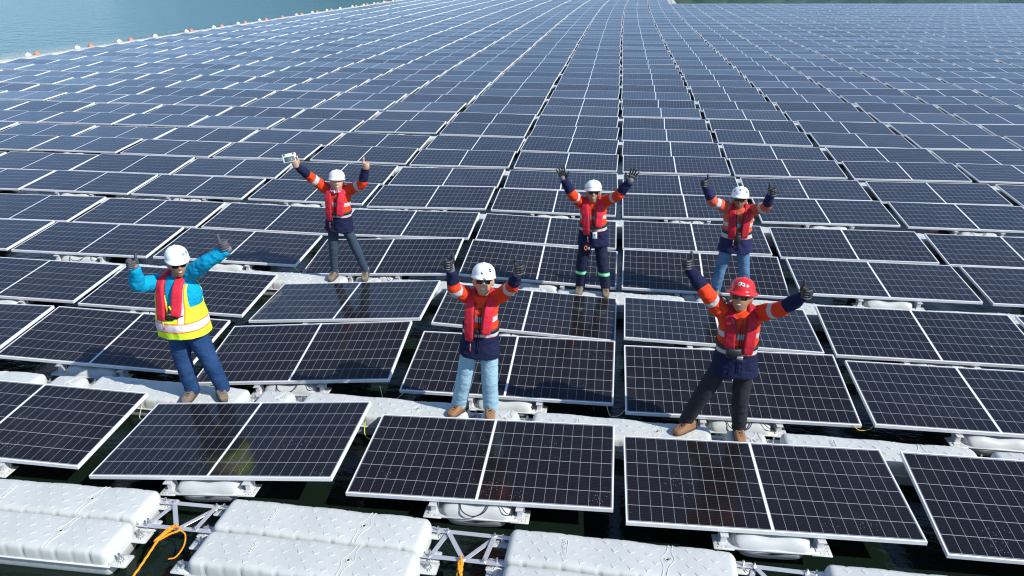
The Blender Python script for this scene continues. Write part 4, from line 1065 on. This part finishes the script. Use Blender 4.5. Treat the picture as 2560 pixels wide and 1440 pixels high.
def hand_matrix(J, s, spec):
    wr, el, hd = J['wr'+s], J['el'+s], J['h'+s]; d = (wr-el).normalized(); kd = spec.get('hand', 'fist')
    sg = -1 if s == 'l' else 1
    if kd == 'open':
        z = ((hd-wr).normalized()*.7+d*.3).normalized(); y = V((0, 1, .25)); y = (y-z*y.dot(z)).normalized()
        x = y.cross(z)          # thumb side points inwards, towards the head
        if x.x*sg > 0: x = -x
    else:
        z = (V((0, 0, 1))+d*.25+V(spec.get('thumb_'+s, (0, 0, 0)))).normalized(); y = V((.35*sg, 1, .15)); y = (y-z*y.dot(z)).normalized(); x = y.cross(z)
        if x.x*sg < 0: x = -x
    org = wr
    x = x*1.14; y = y*1.14; z = z*1.10
    return Matrix(((x.x, y.x, z.x, org.x), (x.y, y.y, z.y, org.y), (x.z, y.z, z.z, org.z), (0, 0, 0, 1)))

NAVY = (.008, .011, .042); ORANGE = (.74, .052, .014); ORANGE2 = (.62, .11, .06)
M_NAVY = cloth('navy_cloth', NAVY)
S_OR = hivis('orange_navy_shirt', ORANGE, NAVY); S_OR2 = hivis('faded_orange_navy_shirt', ORANGE2, (.016, .018, .065), sl=(.66, .90))
S_ORW = hivis('orange_navy_shirt_long_cuff', ORANGE, NAVY, sl=(.80, 1.02), navy_arm=1.36)
S_TEAL = cloth('teal_shirt', (.0, .29, .50))
def denim(name, col, lite):
    t = NT(name); c = t.coord(); n = t.noise(c, 5., 5.); d = t.attr('drop'); 
    fade = t.math('MULTIPLY', t.ramp(n, .35, .75), .5)
    t.set(Base_Color=t.mix(fade, col, lite), Roughness=.85, Specular_IOR_Level=.2)
    mp = t.node('ShaderNodeMapping'); t.l.new(c, mp.inputs[0]); mp.inputs['Scale'].default_value = (1, 1, 1.6)
    t.bump(t.noise(mp.outputs[0], 11., 5., .6), .7, .025); return t.mat
T_BLUE = denim('blue_jeans', (.012, .040, .115), (.03, .085, .21)); T_PALE = denim('pale_jeans', (.24, .39, .49), (.36, .52, .60)); T_MID = denim('mid_blue_jeans', (.045, .11, .22), (.16, .27, .40))
T_GREY = cloth('slate_trousers', (.030, .050, .075)); T_BLK = cloth('charcoal_trousers', (.020, .020, .026))
def band_trousers():
    t = NT('navy_work_trousers'); c = t.coord(); d = t.attr('drop')
    b = t.math('MULTIPLY', t.math('GREATER_THAN', d, -.155), t.math('LESS_THAN', d, -.105)); b2 = t.math('MULTIPLY', t.math('GREATER_THAN', d, -.140), t.math('LESS_THAN', d, -.120))
    col = t.mix(b, (.012, .015, .040), (.12, .72, .22)); col = t.mix(b2, col, (.45, .78, .55))
    t.set(Base_Color=col, Roughness=.8, Specular_IOR_Level=.2); t.bump(t.noise(c, 14., 4.), .6, .02); return t.mat
T_BAND = band_trousers()
def yvest():
    t = NT('yellow_safety_vest'); c = t.coord(); d = t.attr('drop'); s = t.attr('side')
    def band(v, a, b): return t.math('MULTIPLY', t.math('GREATER_THAN', v, a), t.math('LESS_THAN', v, b))
    col = t.mix(t.noise(c, 6., 4.), (.62, .86, .02), (.74, .93, .06))
    o = t.math('MAXIMUM', band(d, .395, .500), t.math('MULTIPLY', band(s, .075, .150), t.math('LESS_THAN', d, .40))); col = t.mix(o, col, (.85, .25, .03))
    w_ = t.math('MAXIMUM', band(d, .41, .485), t.math('MULTIPLY', band(s, .088, .137), t.math('LESS_THAN', d, .40))); col = t.mix(w_, col, (.66, .63, .64))
    t.set(Base_Color=col, Roughness=.7, Specular_IOR_Level=.2); t.bump(t.noise(c, 16., 4.), .5, .02); return t.mat
M_YVEST = yvest()
def scarf():
    t = NT('patterned_scarf'); c = t.coord(); vo = t.node('ShaderNodeTexVoronoi'); t.put(vo.inputs['Scale'], 42.); t.l.new(c, vo.inputs['Vector'])
    col = t.mix(t.math('GREATER_THAN', vo.outputs['Distance'], .42), (.72, .66, .70), (.25, .03, .10)); t.set(Base_Color=col, Roughness=.8); return t.mat
M_SCARF = scarf()

BLUE3 = (.03, .12, .30)
pb = make_person('blue', 'person in teal sleeves, yellow safety vest, white helmet and blue jeans, thumbs up', S_TEAL, M_SKIN, T_BLUE, M_BOOT2,
    dict(g=1.20, ar=1.08, ly=.026, belly=.035, hem=-.10, face=(.62, -.78, .02), yellow=1, collar=0, grey_glove=1, leg=(.104, .086, .070), vbot=(.30, .40), belt_t=.36, vx=.012, toe_r=.75, toe_l=.1, thumb_r=(-.5, 0, 0), thumb_l=(.12, 0, 0), helmet=M_WH,
         stickers=(('badge', -.55, .30, .021, ((.75, .35, .05), (.03, .1, .3), (.05, .4, .45))), ('disc', -1.05, .32, .019, ((.05, .22, .40), (.5, .65, .7))))))
pt_ = make_person('tablet', 'person in dark slate trousers and patterned scarf lifting a white remote controller', S_OR, M_SKIN2, T_GREY, M_BOOT2,
    dict(g=.96, face=(.36, -.92, .24), bare=1, glasses=0, scarf=1, hem=-.13, vbot=(.20, .36), leg=(.082, .062, .050), belt_t=.40, toe_l=0, toe_r=.2, helmet=M_WH))
pw = make_person('woman', 'person in pale blue jeans, white helmet and sunglasses, both thumbs raised beside her head', S_ORW, M_SKIN2, T_PALE, M_BOOT,
    dict(g=.94, ar=.95, tw=.0045, fw=.006, face=(.20, -.94, .28), ponytail=0, hem=-.18, cuff=.22, vbot=(.20, .37), leg=(.096, .080, .076), vw=.95, belt_t=.40, toe_l=-.5, toe_r=.25, thumb_l=(.05, 0, 0), thumb_r=(-.1, 0, 0),
         stickers=(('disc', -.62, .30, .019, ((.015, .04, .20), (.45, .5, .65))), ('sq', .12, .16, .011, ((.12, .12, .13), (.75, .75, .75))))))
pv = make_person('wave', 'person waving both open black gloves, navy trousers with green reflective bands', S_OR, M_SKIN, T_BAND, M_BOOT2,
    dict(g=.98, face=(.08, -.95, .26), hand='open', goggles=1, hem=-.14, vbot=(.20, .40), leg=(.092, .078, .066), belt_t=.40, toe_l=-.15, toe_r=.15))
pj = make_person('jeans', 'person in mid-blue jeans and faded orange shirt, partly behind the red helmet', S_OR2, M_SKIN3, T_MID, M_BOOT2,
    dict(g=1.04, face=(-.12, -.95, .2), smile=0, hem=-.16, vest_mat=M_DRED, vbot=(.26, .28), leg=(.088, .070, .062), belt_t=.40, hs=1.02, thumb_l=(.1, 0, 0), thumb_r=(-.12, 0, 0),
         stickers=(('badge', .0, .42, .018, ((.75, .4, .08), (.05, .1, .25), (.05, .4, .4))), ('disc', -.85, .30, .018, ((.05, .22, .45), (.4, .5, .6))), ('disc', .85, .30, .014, ((.1, .2, .4),)))))
pr = make_person('red', 'person in a red full-brim helmet and charcoal trousers, arms spread wide, thumbs up', S_OR, M_SKIN, T_BLK, M_BOOT,
    dict(g=1.0, ar=1.02, face=(-.26, -.93, .26), helmet=M_RH, full=1, hem=-.18, vest_mat=M_DRED, vbot=(.38, .32), leg=(.092, .078, .066), belt_t=.40, toe_l=-.85, toe_r=.1, collar_mat=S_OR, thumb_l=(.05, 0, 0), thumb_r=(-.05, 0, 0), toggle=0,
         stickers=(('sq', -.16, .34, .0155, ((.72, .78, .82), (.03, .10, .22))), ('badge', .16, .36, .0215, ((.80, .40, .08), (.10, .25, .12), (.05, .45, .40))))))
# radio, badge, clip and controller: held or hung things stay things
def frame_of(p): return Matrix((p['r'], p['f'], p['up'])).transposed()
A = frame_of(pb); c = pb['T'](.030, pb['bd']+.055, .42)
t = empty('handheld_radio', c); MR = A
m = MB(); m.box((0, 0, 0), (.050, .032, .105), MR, bev=.006); m.build('radio_body', M_BLACK, t)
m = MB(); m.tube([MR @ V((-.016, 0, .05)), MR @ V((-.016, 0, .125))], [.006, .004], 8); m.build('antenna', M_BLACK, t)
m = MB(); m.box(MR @ V((0, .017, .012)), (.034, .002, .022), MR); m.build('display', simple('radio_display', (.25, .27, .24), .3), t)
m = MB(); m.tube([MR @ V((.008, .0, .05)), MR @ V((.012, .01, .075)), MR @ V((.004, .01, .10))], .009, 8); m.build('yellow_clip', M_YEL, t)
tag(t, 'black handheld radio hanging on the chest of the worker in teal sleeves', 'radio')
A = frame_of(pv); c = pv['T'](.035, .172, .20); t = empty('id_badge', c)
m = MB(); m.box((0, 0, 0), (.058, .004, .088), A, bev=.0015); m.build('card', simple('white_card', (.78, .80, .82), .4), t)
m = MB(); m.box(A @ V((0, .0035, .01)), (.018, .001, .022), A); m.build('photo', simple('card_photo', (.12, .14, .2), .5), t)
m = MB(); m.tube([A @ V((0, 0, .044)), A @ V((-.008, -.005, .12)), A @ V((-.012, .0, .30))], .0025, 5); m.tube([A @ V((0, 0, .044)), A @ V((.012, -.005, .12)), A @ V((.03, .0, .30))], .0025, 5); m.build('lanyard', M_STRAP, t)
tag(t, 'white identity card hanging on a black lanyard of the waving worker', 'badge')
c = pv['T'](-.085, .175, -.14); t = empty('carabiner', c)
m = MB(); m.tube([A @ V((.016*cos(q), 0, .028*sin(q))) for q in [2*pi*k/16 for k in range(17)]], .0055, 8, cap=False); m.build('hook', simple('orange_hook', (.8, .18, .03), .4), t)
m = MB(); m.ball(A @ V((.04, .0, -.01)), (.016, .006, .022), 10, 8); m.build('key_fob', M_BOLT, t)
tag(t, 'orange carabiner clipped at the belt of the waving worker', 'carabiner')
A = frame_of(pj); c = pj['T'](0, .172, .26); t = empty('phone_pouch', c)
m = MB(); m.box((0, 0, 0), (.072, .03, .11), A, bev=.008); m.build('pouch_body', M_BLACK, t)
m = MB(); m.tube([A @ V((-.01, 0, .055)), A @ V((-.03, -.02, .2)), A @ V((-.045, -.03, .36))], .004, 6); m.tube([A @ V((.01, 0, .055)), A @ V((.03, -.02, .2)), A @ V((.045, -.03, .36))], .004, 6); m.build('neck_strap', M_STRAP, t)
tag(t, 'black pouch hanging from a neck strap on the worker in mid-blue jeans', 'pouch')
A = frame_of(pr); c = pr['T'](-.045, .178, .36); t = empty('camera_pouch', c)
m = MB(); m.box((0, 0, 0), (.13, .045, .09), A, bev=.012); m.build('pouch_body', M_BLACK, t)
m = MB(); m.box(A @ V((.055, .024, -.035)), (.05, .006, .035), A, bev=.002); m.build('buckle', M_BOLT, t)
m = MB(); m.tube([A @ V((-.01, 0, .045)), A @ V((.02, -.02, .17)), A @ V((.055, -.03, .32))], .004, 6); m.tube([A @ V((.02, 0, .045)), A @ V((.0, -.02, .17)), A @ V((-.04, -.03, .32))], .004, 6); m.build('neck_strap', M_STRAP, t)
tag(t, 'black pouch on a neck strap worn by the person in the red helmet', 'pouch')
hl = V(JOINTS['tablet']['hl']); t = empty('remote_controller', hl+V((-.085, -.015, .045)), .0)
Mc = Matrix.Rotation(radians(26), 3, 'Z') @ Matrix.Rotation(radians(-8), 3, 'Y') @ Matrix.Rotation(radians(-38), 3, 'X')
m = MB(); m.box((0, 0, 0), (.178, .026, .122), Mc, bev=.010); m.build('casing', simple('white_plastic', (.78, .79, .78), .35), t)
m = MB(); m.box(Mc @ V((0, -.0135, -.022)), (.135, .003, .068), Mc); m.build('screen', simple('controller_screen', (.10, .14, .15), .12), t)
for x in (-.058, .058):
    m = MB(); m.tube([Mc @ V((x, -.013, .040)), Mc @ V((x, -.024, .040))], .011, 12); m.ball(Mc @ V((x, -.026, .040)), .008, 10, 6); m.build('control_stick', M_BLACK, t)
tag(t, 'white remote controller with a screen, held up by the worker in the scarf', 'controller')
print('objects', len(bpy.data.objects), 'panels', len(cands))
